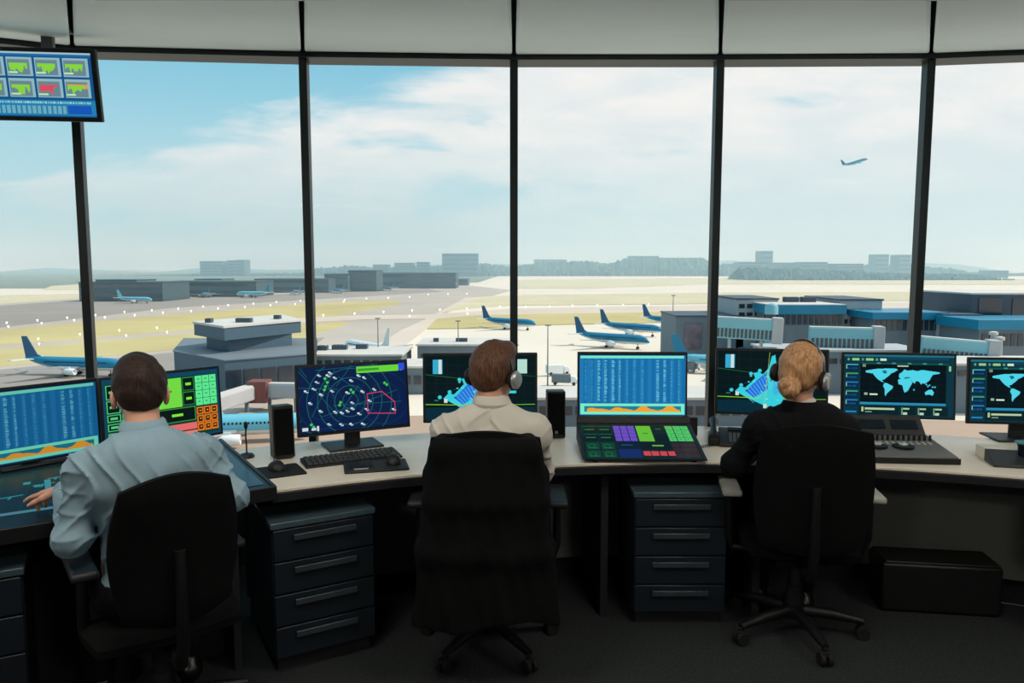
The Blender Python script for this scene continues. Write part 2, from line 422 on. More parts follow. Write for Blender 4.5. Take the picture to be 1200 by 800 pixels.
# ------------------------------------------------------------------ screen pictures, drawn as small cell mosaics
class Cv:
    def __init__(s, w, h, bg): s.w = w; s.h = h; s.a = np.zeros((h, w, 3), np.float32); s.a[:] = bg; s.yy, s.xx = np.mgrid[0:h, 0:w].astype(np.float32) + .5
    def P(s, x, y): return x * s.w, y * s.h
    def rect(s, x0, y0, x1, y1, c, al=1.):
        m = (s.xx >= x0 * s.w) & (s.xx < x1 * s.w) & (s.yy >= y0 * s.h) & (s.yy < y1 * s.h); s.mix(m * al, c)
    def mix(s, m, c): m = np.clip(m, 0, 1)[..., None]; s.a = s.a * (1 - m) + np.array(c, np.float32) * m
    def line(s, x0, y0, x1, y1, c, t=1., al=1.):
        x0, y0 = s.P(x0, y0); x1, y1 = s.P(x1, y1); dx, dy = x1 - x0, y1 - y0; L = dx * dx + dy * dy + 1e-6
        u = np.clip(((s.xx - x0) * dx + (s.yy - y0) * dy) / L, 0, 1)
        d = np.hypot(s.xx - x0 - u * dx, s.yy - y0 - u * dy); s.mix(np.clip(t / 2 + .5 - d, 0, 1) * al, c)
    def path(s, pts, c, t=1., al=1., close=False):
        if close: pts = list(pts) + [pts[0]]
        for a, b in zip(pts[:-1], pts[1:]): s.line(*a, *b, c, t, al)
    def circ(s, x, y, r, c, t=1., al=1., fill=False, arc=None):
        x, y = s.P(x, y); d = np.hypot(s.xx - x, s.yy - y); r = r * s.h
        m = np.clip(r - d + .5, 0, 1) if fill else np.clip(t / 2 + .5 - abs(d - r), 0, 1)
        s.mix(m * al, c)
    def poly(s, pts, c, al=1.):
        m = np.zeros((s.h, s.w), bool); n = len(pts)
        for i in range(n):
            x0, y0 = s.P(*pts[i]); x1, y1 = s.P(*pts[(i + 1) % n])
            if y0 == y1: continue
            k = (s.yy > min(y0, y1)) & (s.yy <= max(y0, y1)); xi = x0 + (s.yy - y0) * (x1 - x0) / (y1 - y0)
            m ^= k & (s.xx > xi)
        s.mix(m * al, c)
    def dashes(s, x0, x1, y, h, c, r, al=1.):
        """a run of small word-like dashes"""
        x = x0
        while x < x1:
            w = r.uniform(.008, .02); s.rect(x, y, min(x + w, x1), y + h, c, al * r.uniform(.6, 1)); x += w + .006
_mscr = bpy.data.materials.new('screen_glow'); _mscr.use_nodes = True
nt = _mscr.node_tree; b = nt.nodes['Principled BSDF']
at_ = nt.nodes.new('ShaderNodeAttribute'); at_.attribute_name = 'picture'; nt.links.new(at_.outputs['Color'], b.inputs['Emission Color'])
b.inputs['Emission Strength'].default_value = 1.; b.inputs['Base Color'].default_value = (.006, .008, .01, 1); b.inputs['Roughness'].default_value = .25
b.inputs['Specular IOR Level'].default_value = .06
def screen(name, cv, w, h, parent, loc, rot, label=None, gain=1.):
    nx, ny = cv.w, cv.h
    xs = np.linspace(-w / 2, w / 2, nx + 1); zs = np.linspace(h / 2, -h / 2, ny + 1)
    V = np.zeros((ny + 1, nx + 1, 3)); V[..., 0] = xs[None, :]; V[..., 2] = zs[:, None]
    i, j = np.meshgrid(np.arange(nx), np.arange(ny)); a = j * (nx + 1) + i
    F = np.stack([a, a + nx + 1, a + nx + 2, a + 1], -1).reshape(-1, 4)
    me = bpy.data.meshes.new(name); me.vertices.add(V.size // 3); me.vertices.foreach_set('co', V.reshape(-1))
    me.loops.add(F.size); me.loops.foreach_set('vertex_index', F.reshape(-1).astype(np.int32))
    me.polygons.add(len(F)); me.polygons.foreach_set('loop_start', np.arange(0, F.size, 4, dtype=np.int32)); me.update()
    c = cv.a.reshape(-1, 3) / 255.; c = np.where(c <= .04045, c / 12.92, ((c + .055) / 1.055) ** 2.4) * gain
    c = np.concatenate([c, np.ones((len(c), 1))], 1); c = np.repeat(c, 4, 0)
    at = me.color_attributes.new('picture', 'FLOAT_COLOR', 'CORNER'); at.data.foreach_set('color', c.reshape(-1).astype(np.float32))
    me.materials.append(_mscr)
    o = bpy.data.objects.new(name, me); COL.objects.link(o); o.parent = parent; o.location = loc; o.rotation_euler = rot
    if label: o['label'] = label
    return o

def pic_table():
    r = random.Random(3); c = Cv(240, 140, (22, 110, 168)); 
    for i in range(14): c.rect(i / 14., .06, (i + .5) / 14., .82, (30, 122, 182))
    c.rect(0, 0, 1, .012, (8, 30, 60)); c.rect(.01, .02, .985, .065, (120, 235, 205))
    for k, x in enumerate((.05, .11, .17, .235, .305, .37, .44, .51, .585, .725, .79, .86, .93)):
        wd = .022 if k in (2, 3, 4, 9, 10) else .014; y = .10; br = 1. if k in (2, 3, 4, 5, 9, 10) else .45
        while y < .78:
            c.rect(x, y, x + wd * r.uniform(.8, 1.3), y + .014, (120, 205, 225), br * r.uniform(.6, 1)); y += .024
            if r.random() < .08: y += .02
    c.rect(.01, .81, .99, .985, (125, 240, 205)); c.rect(.045, .85, .96, .94, (28, 130, 150))
    pts = [(.07, .94)]
    for i in range(60):
        x = .07 + .88 * i / 59; y = .92 - .03 * abs(math.sin(i * .21)) - .05 * max(0, math.sin(i * .37 + 1)) * (1 if i > 30 else .6); pts.append((x, y))
    pts.append((.95, .94)); c.poly(pts, (245, 165, 50)); return c
def pic_buttons():
    c = Cv(240, 150, (12, 70, 96)); G = (96, 230, 140); Dk = (4, 22, 20); Y = (128, 238, 60)
    c.rect(.02, .07, .985, .97, (10, 60, 50)); 
    for x0, x1 in ((.03, .13), (.15, .245)):
        for y0, y1 in ((.09, .28), (.31, .48), (.51, .60), (.64, .73), (.77, .86)):
            c.rect(x0, y0, x1, y1, Dk); c.path([(x0, y0), (x1, y0), (x1, y1), (x0, y1)], G, 1.6, 1, True); c.rect(x0 + .02, (y0 + y1) / 2 - .018, x1 - .02, (y0 + y1) / 2 + .018, G, .9)
    c.rect(.27, .08, .43, .52, (100, 88, 200)); c.rect(.44, .08, .66, .52, (118, 226, 70)); c.rect(.53, .26, .57, .29, (60, 140, 40))
    for y0, y1 in ((.09, .28), (.31, .50)): c.rect(.67, y0, .77, y1, Dk); c.rect(.695, (y0 + y1) / 2 - .02, .745, (y0 + y1) / 2 + .02, Y); c.path([(.67, y0), (.77, y0), (.77, y1), (.67, y1)], (60, 190, 60), 1, 1, True)
    c.rect(.27, .54, .77, .74, Dk); c.rect(.56, .62, .66, .66, Y); c.path([(.27, .54), (.77, .54), (.77, .74), (.27, .74)], (90, 220, 70), 1.2, 1, True)
    c.rect(.27, .78, .78, .88, (236, 110, 110)); c.rect(.27, .9, .78, .96, (240, 130, 120))
    for i in range(3):
        for j in range(4):
            x = .785 + i * .066; y = .08 + j * .115; c.rect(x, y, x + .061, y + .108, (96, 240, 150)); c.rect(x + .02, y + .04, x + .04, y + .06, (50, 170, 110))
        for j in range(3):
            x = .785 + i * .066; y = .56 + j * .125; c.rect(x, y, x + .061, y + .115, (225, 120, 24)); c.rect(x + .011, y + .022, x + .05, y + .093, (44, 26, 8)); c.rect(x + .022, y + .045, x + .04, y + .065, (240, 150, 40))
    return c
def pic_radar():
    r = random.Random(5); c = Cv(270, 160, (6, 30, 70))
    for _ in range(14):
        x, y = r.uniform(0, 1), r.uniform(0, 1); c.circ(x, y, r.uniform(.08, .2), (8, 20, 100), al=.10, fill=True)
    for k in (.12, .24, .36, .5, .66): c.circ(.46, .55, k, (34, 120, 124), 1.5, .9)
    for k in (.2, .34): c.circ(.2, .6, k, (24, 92, 104), 1., .6)
    for k in (.25, .4): c.circ(.78, .55, k, (24, 92, 104), 1., .6)
    for _ in range(15):
        x, y = r.uniform(0, 1), r.uniform(0, 1); a = r.uniform(0, 6.3); l = r.uniform(.3, .8); c.line(x, y, x + l * math.cos(a), y + l * math.sin(a), (36, 124, 124), 1.3, .8)
    for x, y in ((.17, .11), (.25, .12), (.27, .08), (.31, .16), (.15, .21), (.05, .34), (.12, .31), (.18, .40), (.28, .36), (.46, .22), (.53, .15), (.58, .19), (.42, .40), (.56, .40), (.67, .38), (.08, .52), (.17, .65), (.30, .68), (.36, .70), (.41, .68), (.62, .55), (.59, .68), (.52, .74), (.24, .86), (.35, .88), (.44, .89), (.55, .90), (.85, .72), (.93, .08), (.46, .56), (.46, .65)):
        c.rect(x, y, x + .022, y + .022, (215, 235, 240)); c.rect(x + .012, y + .02, x + .038, y + .042, (190, 215, 225), .85)
    for x, y in ((.24, .18), (.26, .24), (.24, .30), (.23, .35), (.37, .56), (.36, .6), (.49, .42), (.47, .38), (.79, .31), (.81, .34), (.1, .86), (.12, .90)):
        c.circ(x, y, .022, (80, 220, 80), fill=True, al=.9)
    c.path([(.62, .46), (.76, .44), (.88, .62), (.88, .80), (.62, .76), (.62, .46)], (220, 60, 100), 2.2)
    c.rect(.53, .03, .93, .13, (110, 220, 60)); c.rect(.54, .06, .74, .10, (60, 160, 50)); c.rect(.93, .01, .99, .12, (50, 80, 230))
    c.rect(.02, .90, .07, .95, (210, 225, 230)); c.rect(.10, .91, .14, .95, (200, 220, 225)); c.rect(.15, .89, .165, .96, (220, 230, 235))
    c.rect(0, .985, 1, 1, (4, 8, 14)); return c
def pic_airport():
    r = random.Random(9); c = Cv(250, 150, (3, 22, 26))
    c.rect(0, .8, 1, 1, (4, 44, 60)); 
    for i in range(11): c.line(i / 10, 0, i / 10, 1, (8, 50, 56), 1, .8)
    for j in range(8): c.line(0, j / 7, 1, j / 7, (8, 50, 56), 1, .8)
    c.rect(.07, .06, .155, .28, (60, 180, 220)); c.rect(.12, .06, .15, .28, (220, 240, 235))
    c.rect(.84, .06, .93, .28, (190, 235, 220))
    C1 = (60, 220, 235); C2 = (40, 120, 235)
    c.line(0, .29, .42, .37, (40, 120, 60), 1.3); c.line(.55, .25, 1, .33, (40, 120, 60), 1)
    c.poly([(.16, .66), (.21, .58), (.26, .60), (.35, .44), (.33, .36), (.38, .34), (.42, .38), (.47, .28), (.50, .08), (.53, .06), (.55, .30), (.60, .42), (.66, .60), (.72, .66), (.74, .80), (.60, .84), (.50, .98), (.46, .90), (.30, .78)], C1)
    c.poly([(.26, .66), (.36, .48), (.46, .34), (.47, .62), (.34, .76)], C2); c.poly([(.51, .36), (.58, .5), (.60, .66), (.52, .72)], (70, 190, 240))
    for k in range(12):
        u = k / 11.; c.line(.24 + .26 * u, .70 - .40 * u, .34 + .20 * u, .84 - .30 * u, (120, 240, 240), 1.2, .9)
    for _ in range(26):
        x, y = r.uniform(.2, .7), r.uniform(.4, .8); c.rect(x, y, x + .02, y + .02, (140, 245, 240) if r.random() < .6 else (20, 60, 140), .8)
    c.line(.44, .85, .48, .02, (200, 220, 60), 1.3, .9)
    for x, y in ((.13, .64), (.22, .56), (.31, .37), (.39, .32)): c.circ(x, y, .03, C1, fill=True)
    c.line(0, .75, .42, .765, (150, 225, 40), 1.8); c.line(.6, .77, 1, .76, (130, 215, 50), 1.6)
    c.rect(.17, .67, .20, .73, (225, 235, 225)); c.rect(.43, .86, .46, .93, (225, 235, 225)); c.rect(.08, .68, .12, .7, (50, 110, 110)); c.rect(.76, .55, .83, .585, (60, 220, 230))
    return c
NA = [(.03, .16), (.16, .10), (.30, .08), (.42, .08), (.45, .12), (.40, .20), (.36, .24), (.33, .32), (.30, .38), (.27, .44), (.24, .46), (.27, .53), (.24, .52), (.19, .44), (.15, .34), (.12, .25), (.03, .22)]
SA = [(.27, .55), (.31, .56), (.39, .66), (.38, .74), (.34, .82), (.31, .90), (.29, .99), (.28, .9), (.28, .76), (.26, .66)]
EU = [(.46, .34), (.47, .24), (.50, .20), (.53, .10), (.57, .14), (.64, .12), (.70, .15), (.76, .11), (.86, .14), (.99, .18), (.99, .22), (.90, .26), (.88, .34), (.86, .44), (.83, .50), (.80, .56), (.77, .54), (.75, .58), (.72, .48), (.68, .48), (.67, .56), (.64, .50), (.60, .42), (.55, .40), (.48, .40)]
AF = [(.45, .44), (.50, .40), (.60, .42), (.64, .52), (.61, .66), (.58, .80), (.54, .86), (.52, .74), (.51, .62), (.46, .58)]
AU = [(.80, .84), (.84, .76), (.89, .74), (.92, .84), (.90, .94), (.86, .90), (.81, .92)]
def pic_map():
    r = random.Random(12); c = Cv(260, 155, (8, 52, 66))
    c.rect(.15, .15, .93, .80, (2, 16, 22)); c.rect(0, 0, 1, .03, (30, 110, 130))
    for x0, x1, cc in ((.03, .05, (120, 150, 120)), (.075, .14, (150, 205, 130)), (.16, .18, (90, 150, 140)), (.20, .27, (150, 205, 130)), (.29, .31, (90, 150, 140)), (.33, .39, (200, 230, 210))): c.rect(x0, .055, x1, .095, cc)
    c.rect(.4, .04, .95, .075, (14, 66, 88)); c.rect(.16, .13, .95, .155, (14, 80, 80))
    for k in range(5): c.rect(.30 + k * .14, .125, .335 + k * .14, .15, (60, 140, 120))
    for k in range(5):
        y = .15 + .145 * k; c.rect(.015, y, .135, y + .12, (6, 40, 66)); c.rect(.02, y + .005, .13, y + .025, ((60, 170, 190), (60, 150, 90), (40, 130, 200), (60, 150, 120), (40, 130, 200))[k]); c.dashes(.03, .12, y + .06, .03, (20, 90, 140), r); c.rect(.02, y + .02, .028, y + .08, (150, 200, 170))
    for k in range(1, 8): c.line(.15 + k * .1, .15, .15 + k * .1, .8, (8, 44, 50), 1, .7)
    for k in range(1, 6): c.line(.15, .15 + k * .11, .93, .15 + k * .11, (8, 44, 50), 1, .7)
    def M(p): return [(.18 + q[0] * .70, .18 + q[1] * .50) for q in p]
    cy = (80, 216, 236)
    for p in (NA, SA, EU, AF, AU): c.poly(M(p), cy)
    c.poly(M([(.24, .16), (.29, .14), (.31, .22), (.27, .26)]), (20, 110, 130)); c.poly(M([(.52, .36), (.60, .35), (.61, .385), (.53, .39)]), (20, 110, 130))
    for x, y in ((.82, .58), (.86, .60), (.84, .64), (.90, .66), (.93, .66), (.66, .76)): c.circ(*M([(x, y)])[0], .013, cy, fill=True)
    c.rect(.17, .155, .2, .2, (120, 140, 110)); c.rect(.49, .165, .59, .185, (190, 210, 180)); c.rect(.19, .62, .22, .66, (150, 180, 160)); c.rect(.24, .635, .31, .66, (210, 230, 215))
    c.rect(.15, .775, .93, .81, (40, 140, 180)); c.rect(.14, .83, .95, .98, (5, 34, 40))
    c.rect(.165, .85, .185, .93, (180, 200, 150)); c.rect(.195, .865, .47, .895, (185, 205, 165)); c.rect(.2, .92, .26, .94, (120, 150, 130))
    for x in (.53, .68, .82):
        c.rect(x, .85, x + .012, .97, (120, 160, 140)); c.rect(x + .015, .86, x + .075, .885, (170, 205, 150)); c.rect(x + .015, .93, x + .055, .965, (190, 210, 190)); c.rect(x - .02, .84, x - .015, .98, (10, 60, 66))
    c.rect(.955, .17, .975, .25, (140, 205, 150)); c.rect(.02, .92, .12, .95, (40, 130, 190)); return c
def pic_charts():
    r = random.Random(4); c = Cv(240, 145, (18, 86, 140)); c.rect(0, 0, 1, .03, (170, 200, 210)); c.rect(0, .03, 1, .06, (30, 110, 170))
    for j in range(2):
        for i in range(4):
            x0 = .01 + i * .245; y0 = .08 + j * .33; c.rect(x0, y0, x0 + .225, y0 + .29, (150, 190, 200)); c.rect(x0 + .008, y0 + .04, x0 + .2, y0 + .27, (110, 140, 150))
            col = (140, 220, 70); 
            if (i, j) == (2, 1): col = (226, 80, 100)
            if (i, j) == (3, 1): c.rect(x0 + .02, y0 + .07, x0 + .2, y0 + .14, (230, 160, 80))
            pts = [(x0 + .02, y0 + .09)]
            for k in range(14): pts.append((x0 + .02 + .012 * k, y0 + .12 + r.uniform(0, .1) + (.04 if 3 < k < 10 else 0)))
            pts.append((x0 + .18, y0 + .09)); c.poly(pts, col)
            c.rect(x0 + .01, y0 + .225, x0 + .09, y0 + .25, (190, 240, 190))
    c.rect(0, .74, 1, .98, (40, 130, 180)); c.dashes(.04, .96, .76, .03, (170, 225, 230), r)
    for k in range(17): c.rect(.03 + k * .045, .83, .06 + k * .045, .95, (130, 190, 200), .8)
    c.rect(.75, .82, .96, .95, (24, 90, 190)); return c
def pic_keys():
    c = Cv(260, 150, (8, 30, 28)); G = (30, 120, 60)
    for x in (.02, .155):
        for y in (.06, .30): c.rect(x, y, x + .12, y + .2, (3, 16, 14)); c.rect(x + .01, y + .085, x + .10, y + .115, (50, 130, 70)); c.rect(x, y + .0, x + .12, y + .015, G)
        for y in (.54, .76): c.rect(x, y, x + .12, y + .19, (12, 66, 40)); c.circ(x + .05, y + .1, .05, (34, 140, 70), 1.3); c.rect(x + .02, y + .15, x + .1, y + .17, G)
    for i in range(3):
        for j in range(4): c.rect(.295 + i * .066, .05 + j * .115, .355 + i * .066, .158 + j * .115, (118, 82, 214))
    c.rect(.505, .05, .64, .51, (112, 210, 56)); c.rect(.555, .26, .60, .29, (60, 140, 40))
    c.rect(.655, .05, .76, .24, (4, 22, 18)); c.rect(.68, .13, .73, .155, (60, 110, 80)); c.rect(.655, .28, .76, .5, (4, 18, 16))
    for i in range(3):
        for j in range(4): c.rect(.775 + i * .07, .05 + j * .115, .84 + i * .07, .158 + j * .115, (90, 216, 110)); c.rect(.795 + i * .07, .09 + j * .115, .81 + i * .07, .11 + j * .115, (50, 150, 80))
    c.rect(.295, .54, .49, .70, (5, 26, 44)); c.rect(.33, .60, .43, .63, (40, 80, 140)); c.rect(.295, .73, .49, .95, (20, 40, 110))
    c.rect(.505, .54, .76, .72, (4, 20, 18)); c.rect(.60, .61, .70, .65, (120, 190, 60))
    for k in range(4): c.rect(.505 + k * .07, .78, .565 + k * .07, .90, (226, 74, 84))
    for i in range(3):
        for j in range(3): c.rect(.775 + i * .07, .55 + j * .14, .84 + i * .07, .67 + j * .14, (58, 36, 40))
    return c
def pic_touch():
    r = random.Random(8); c = Cv(330, 150, (3, 34, 42))
    for k in range(12): c.line(k / 11, 0, k / 11 - .05, 1, (10, 66, 74), 1, .8)
    for k in range(6): c.line(0, k / 5, 1, k / 5, (10, 66, 74), 1, .8)
    c.rect(0, .95, 1, 1, (90, 150, 165))
    for k in range(5): c.rect(.60 + k * .03, .30 + (k % 2) * .1, .62 + k * .03, .36 + (k % 3) * .1, (70, 200, 215), .8)
    def aero(x, y, s, col):
        c.line(x - s, y, x + s * .9, y - s * .6, col, 3.); c.line(x - .1 * s, y - s * .3, x - .3 * s, y + s * 1.4, col, 2.5)
    for x, y, s in ((.66, .42, .03), (.70, .28, .025), (.75, .2, .02), (.57, .62, .03), (.34, .5, .03)): aero(x, y, s, (50, 170, 180))
    c.poly([(.72, .5), (.86, .1), (.93, .2), (.95, .55), (.82, .8)], (20, 90, 160)); 
    for k in range(8): c.line(.73 + k * .025, .5 - k * .04, .83 + k * .02, .78 - k * .03, (60, 190, 220), 1.3)
    c.rect(.36, .12, .44, .30, (60, 150, 150)); c.rect(.45, .12, .49, .30, (150, 170, 165)); c.rect(.12, .2, .2, .34, (40, 120, 130))
    return c

# ------------------------------------------------------------------ monitors
def monitor(label, pos, yaw, tilt, cv, w=.54, h=.33, base=DZ, gain=1., name='monitor', rim=None, foot=True, scr_label=None, bez=.012):
    t = thing(name, label, 'monitor', (pos[0], pos[1], base), R(yaw))
    z = pos[2] - base
    hs = MB().box((0, .012, 0), (w, .018, h)); hs.box((0, .03, 0), (w * .5, .028, h * .5), taper=1)
    rim = rim or M_black
    ho = hs.build('housing', rim, t, bevel=.004); ho.location = (0, 0, z); ho.rotation_euler = (R(tilt), 0, 0)
    # screen slightly proud of the housing face
    sc = screen('screen', cv, w - 2 * bez, h - 2 * bez, ho, (0, .0015, 0), (0, 0, 0), scr_label, gain)
    if foot:
        zb = z - h * .1
        MB().box((0, .058, zb / 2 + .005), (.075, .02, zb)).build('stand_neck', M_black2, t, bevel=.004)
        MB().box((0, .06, .006), (.26, .19, .010)).build('stand_base', M_black2, t, bevel=.004)
    return t
TBL, AIR, WMAP = pic_table(), pic_airport(), pic_map()
monitor('monitor with dark blue radar map and red outline, left of the middle man', (-.743, 3.50, .985), 27, -6, pic_radar(), gain=.9, scr_label='radar map picture')
monitor('monitor with a glowing blue airport plan, behind the head of the middle man', (-.149, 3.50, 1.03), 3, -2, AIR, gain=.85)
monitor('monitor with a glowing blue airport plan, left of the blonde woman', (1.285, 3.68, 1.03), -9, -4, AIR, gain=.85)
monitor('monitor with cyan world map directly right of the blonde woman, above the mixing console', (1.925, 3.70, 1.008), -8, -5, WMAP, gain=.95)
monitor('monitor with cyan world map cut off by the right edge', (2.52, 3.64, .99), -6, -4, WMAP, gain=.95)
# ceiling-hung monitor
t = thing('hanging_monitor', 'screen of green and red charts hung from the ceiling at top left', 'monitor', (-2.10, 3.42, Z_CEIL), R(6))
ho = MB().box((0, .012, 0), (.515, .03, .31)).build('housing', M_black, t, bevel=.005); ho.location = (0, 0, -.285); ho.rotation_euler = (R(8), 0, R(0))
screen('screen', pic_charts(), .475, .272, ho, (0, -.0045, 0), (0, 0, 0), gain=.9)
mb = MB().box((.02, .06, -.02), (.2, .12, .03)); mb.box((.02, .075, -.10), (.05, .03, .16)); mb.box((.02, .06, -.2), (.16, .05, .1)); mb.build('ceiling_bracket', M_grey, t, bevel=.004)

# ------------------------------------------------------------------ left touch console (stands 33 degrees to the desk)
CA = R(33); cf = Vector((-.918, 2.815))      # its right front corner
t = thing('touch_console', 'black console with a large teal touch screen table at the far left', 'console', (cf.x, cf.y, 0), CA)
LW, LD, CZ = 2.1, .95, .757
bd = MB(); bd.box2((-LW, 0, CZ - .035), (0, LD, CZ)); bd.build('console_top', M_glasstop, t, bevel=.005) if False else None
M_glasstop = mat('dark_blue_glass', (22, 34, 42), .4, var=.05, spec=.15)
MB().box2((-LW, 0, CZ - .03), (0, LD, CZ)).build('console_top', M_glasstop, t, bevel=.005)
rimm = MB(); rimm.box2((-LW, -.012, CZ - .05), (.012, .004, CZ + .004)); rimm.box2((-.002, .004, CZ - .05), (.014, LD, CZ + .004)); rimm.build('front_rim', M_black, t, bevel=.003)
MB().box2((-LW + .1, .30, 0), (-.14, .36, CZ - .03)).build('front_panel', M_dark, t)
MB().box2((-.14, .12, 0), (-.11, LD - .05, CZ - .03)).build('side_panel', M_dark, t, bevel=.003)
screen('touch_screen', pic_touch(), 1.15, .62, t, (-.92, .46, CZ + .002), (R(-90), 0, 0), 'teal touch screen with cyan aircraft marks', .55)
screen('touch_screen', (lambda c: (c.rect(0, 0, 1, 1, (44, 84, 104)), c)[1])(Cv(8, 8, (44, 84, 104))), .26, .88, t, (-.15, .49, CZ + .002), (R(-90), 0, 0), 'blank blue-grey glass panel', .45)

monitor('monitor with blue table of figures at the left edge, beside the man in blue-grey', (-2.03, 3.13, .937), 50, -2, TBL, base=CZ, gain=.62, rim=M_black, foot=True)
monitor('monitor of green and orange buttons partly behind the head of the man in blue-grey', (-1.575, 3.36, .962), 48, -3, pic_buttons(), base=CZ, gain=.9)

# ------------------------------------------------------------------ twin-screen console on the desk
t = thing('twin_screen_console', 'console with blue table screen above a sloping panel of coloured touch keys', 'console', (.585, 3.22, DZ), R(-1))
w = .55
ws = MB().extr([(0, .012), (.38, .10), (.40, .13), (.42, .13), (.42, .012)], 'x', -w / 2, w / 2); ws.build('wedge_body', M_black, t, bevel=.004)
sl_ = math.atan2(.088, .38)
screen('key_screen', pic_keys(), w - .03, .36, t, (0, .185, .0575), (R(-90) + sl_, 0, 0), 'panel of purple, green and red touch keys', .75)
uh = MB().box((0, .012, 0), (.54, .022, .325)).build('upper_housing', M_black, t, bevel=.004); uh.location = (0, .435, .28); uh.rotation_euler = (R(-4), 0, 0)
screen('screen', TBL, .52, .30, uh, (0, -.0005, 0), (0, 0, 0), None, .95)
for x in (-.22, .22):
    for y in (.04, .38): MB().cyl((x, y, 0), (x, y, .02), .014).build('rubber_foot', M_rubber, t)

# ------------------------------------------------------------------ speakers
def speaker(pos, rz, label, rx=0.):
    t = thing('desk_speaker', label, 'speaker', (pos[0], pos[1], DZ), R(rz))
    c = MB().box((0, .05, .12), (.092, .10, .235), rot=Matrix.Rotation(rx, 3, 'X')); c.build('speaker_cabinet', M_black, t, bevel=.006)
    g = MB().box((0, -.003, .125), (.078, .008, .205), rot=Matrix.Rotation(rx, 3, 'X')); g.build('grille', M_fabric, t, bevel=.002)
    k = MB().cyl((0, -.006, .035), (0, -.014, .035), .009); k.build('volume_knob', M_grey, t, bevel=.001)
speaker((-1.02, 3.30), 28, 'black desk speaker beside the radar-map monitor', R(-5))
speaker((.222, 3.70), 2, 'black desk speaker right of the middle man, beside the twin screen console', R(-2))
t = thing('small_black_box', 'small upright black box right of the twin screen console', 'box', (.925, 3.78, DZ), R(-5))
MB().box((0, 0, .05), (.04, .06, .095)).build('box_body', M_black, t, bevel=.004); MB().box((0, -.031, .06), (.03, .004, .05)).build('grille', M_black2, t, bevel=.001)

# ------------------------------------------------------------------ keyboards, pads, mice
def keyboard(loc, rz, label, W=.43, D=.13, rows=5, cols=18):
    t = thing('keyboard', label, 'keyboard', (loc[0], loc[1], DZ), R(rz))
    MB().extr([(-D / 2, .0), (-D / 2, .009), (D / 2, .020), (D / 2, .0)], 'x', -W / 2, W / 2).build('key_bed', M_black, t, bevel=.003)
    kb = MB(); kw = (W - .02) / cols; kd = (D - .016) / rows
    for j in range(rows):
        for i in range(cols):
            if j == 0 and 4 < i < 10: continue
            y = -D / 2 + .008 + kd * (j + .5); z = .011 + (y + D / 2) / D * .011
            kb.box((-W / 2 + .01 + kw * (i + .5), y, z + .003), (kw * .84, kd * .84, .007), taper=.85)
        if j == 0: kb.box((-W / 2 + .01 + kw * 7.5, -D / 2 + .008 + kd * .5, .0145), (kw * 4.8, kd * .84, .007))
    kb.build('keys', M_keys, t)
M_keys = mat('grey_keys', (58, 61, 63), .5)
keyboard((-.715, 3.285), 27, 'black full-size keyboard below the radar-map monitor')
def mouse(loc, z, rz, label):
    t = thing('computer_mouse', label, 'mouse', (loc[0], loc[1], z), R(rz))
    s = MB(); N = 12
    prof = []
    vs = []; fs = []
    for i in range(N + 1):
        u = -1 + 2 * i / N; wd = .031 * math.sqrt(max(0, 1 - u ** 4)) + .001; ht = .036 * (1 - .55 * (u + .25) ** 2) * (1 - abs(u) ** 6) + .003
        for k in range(11):
            a = math.pi * k / 10; vs.append((wd * math.cos(a), u * .055, ht * math.sin(a) ** .7))
    for i in range(N):
        for k in range(10): a = i * 11 + k; fs.append((a, a + 1, a + 12, a + 11))
        fs.append((i * 11 + 10, i * 11, i * 11 + 11, i * 11 + 21))
    fs.append(tuple(range(10, -1, -1))); fs.append(tuple(N * 11 + k for k in range(11)))
    s.add(vs, fs); s.build('mouse_shell', M_black, t)
    MB().cyl((-.004, .028, .031), (.004, .028, .031), .009).build('scroll_wheel', M_grey, t)
t = thing('control_pad', 'flat black keypad tray in front of the keyboard', 'keypad', (-.585, 3.16, DZ), R(14))
MB().box((0, 0, .006), (.27, .165, .012)).build('tray', M_black2, t, bevel=.005)
kk = MB()
for i in range(5):
    for j in range(3): kk.box((-.105 + i * .021, -.02 + j * .022, .015), (.017, .017, .007), taper=.85)
kk.build('keys', M_black, t); MB().box((-.065, -.06, .0135), (.06, .014, .002)).build('display_strip', M_silver, t)
mouse((-.515, 3.20), DZ + .012, 10, 'black mouse lying on the keypad tray')
t = thing('mouse_pad', 'black square mouse pad between the touch console and the keyboard', 'mouse pad', (-.985, 3.09, DZ), R(30))
MB().prism(rounded(.2, .19, .012, 4, 0, -.095), 0, .004).build('pad', M_rubber, t); 
mouse((-1.0, 3.12), DZ + .004, 30, 'black mouse on the square mouse pad')
# gooseneck microphone
t = thing('gooseneck_microphone', 'thin black gooseneck microphone beside the left desk speaker', 'microphone', (-1.20, 3.33, DZ), R(20))
MB().lathe((0, 0, 0), [(.032, 0), (.034, .006), (.028, .016), (.012, .02)], 20).build('microphone_base', M_black, t)
MB().tube([(0, 0, .018), (0, .002, .06), (-.002, .004, .10), (0, -.002, .135)], .0035, 8).build('gooseneck', M_black, t)
MB().ball((0, -.004, .148), (.009, .009, .018)).build('microphone_head', M_rubber, t)
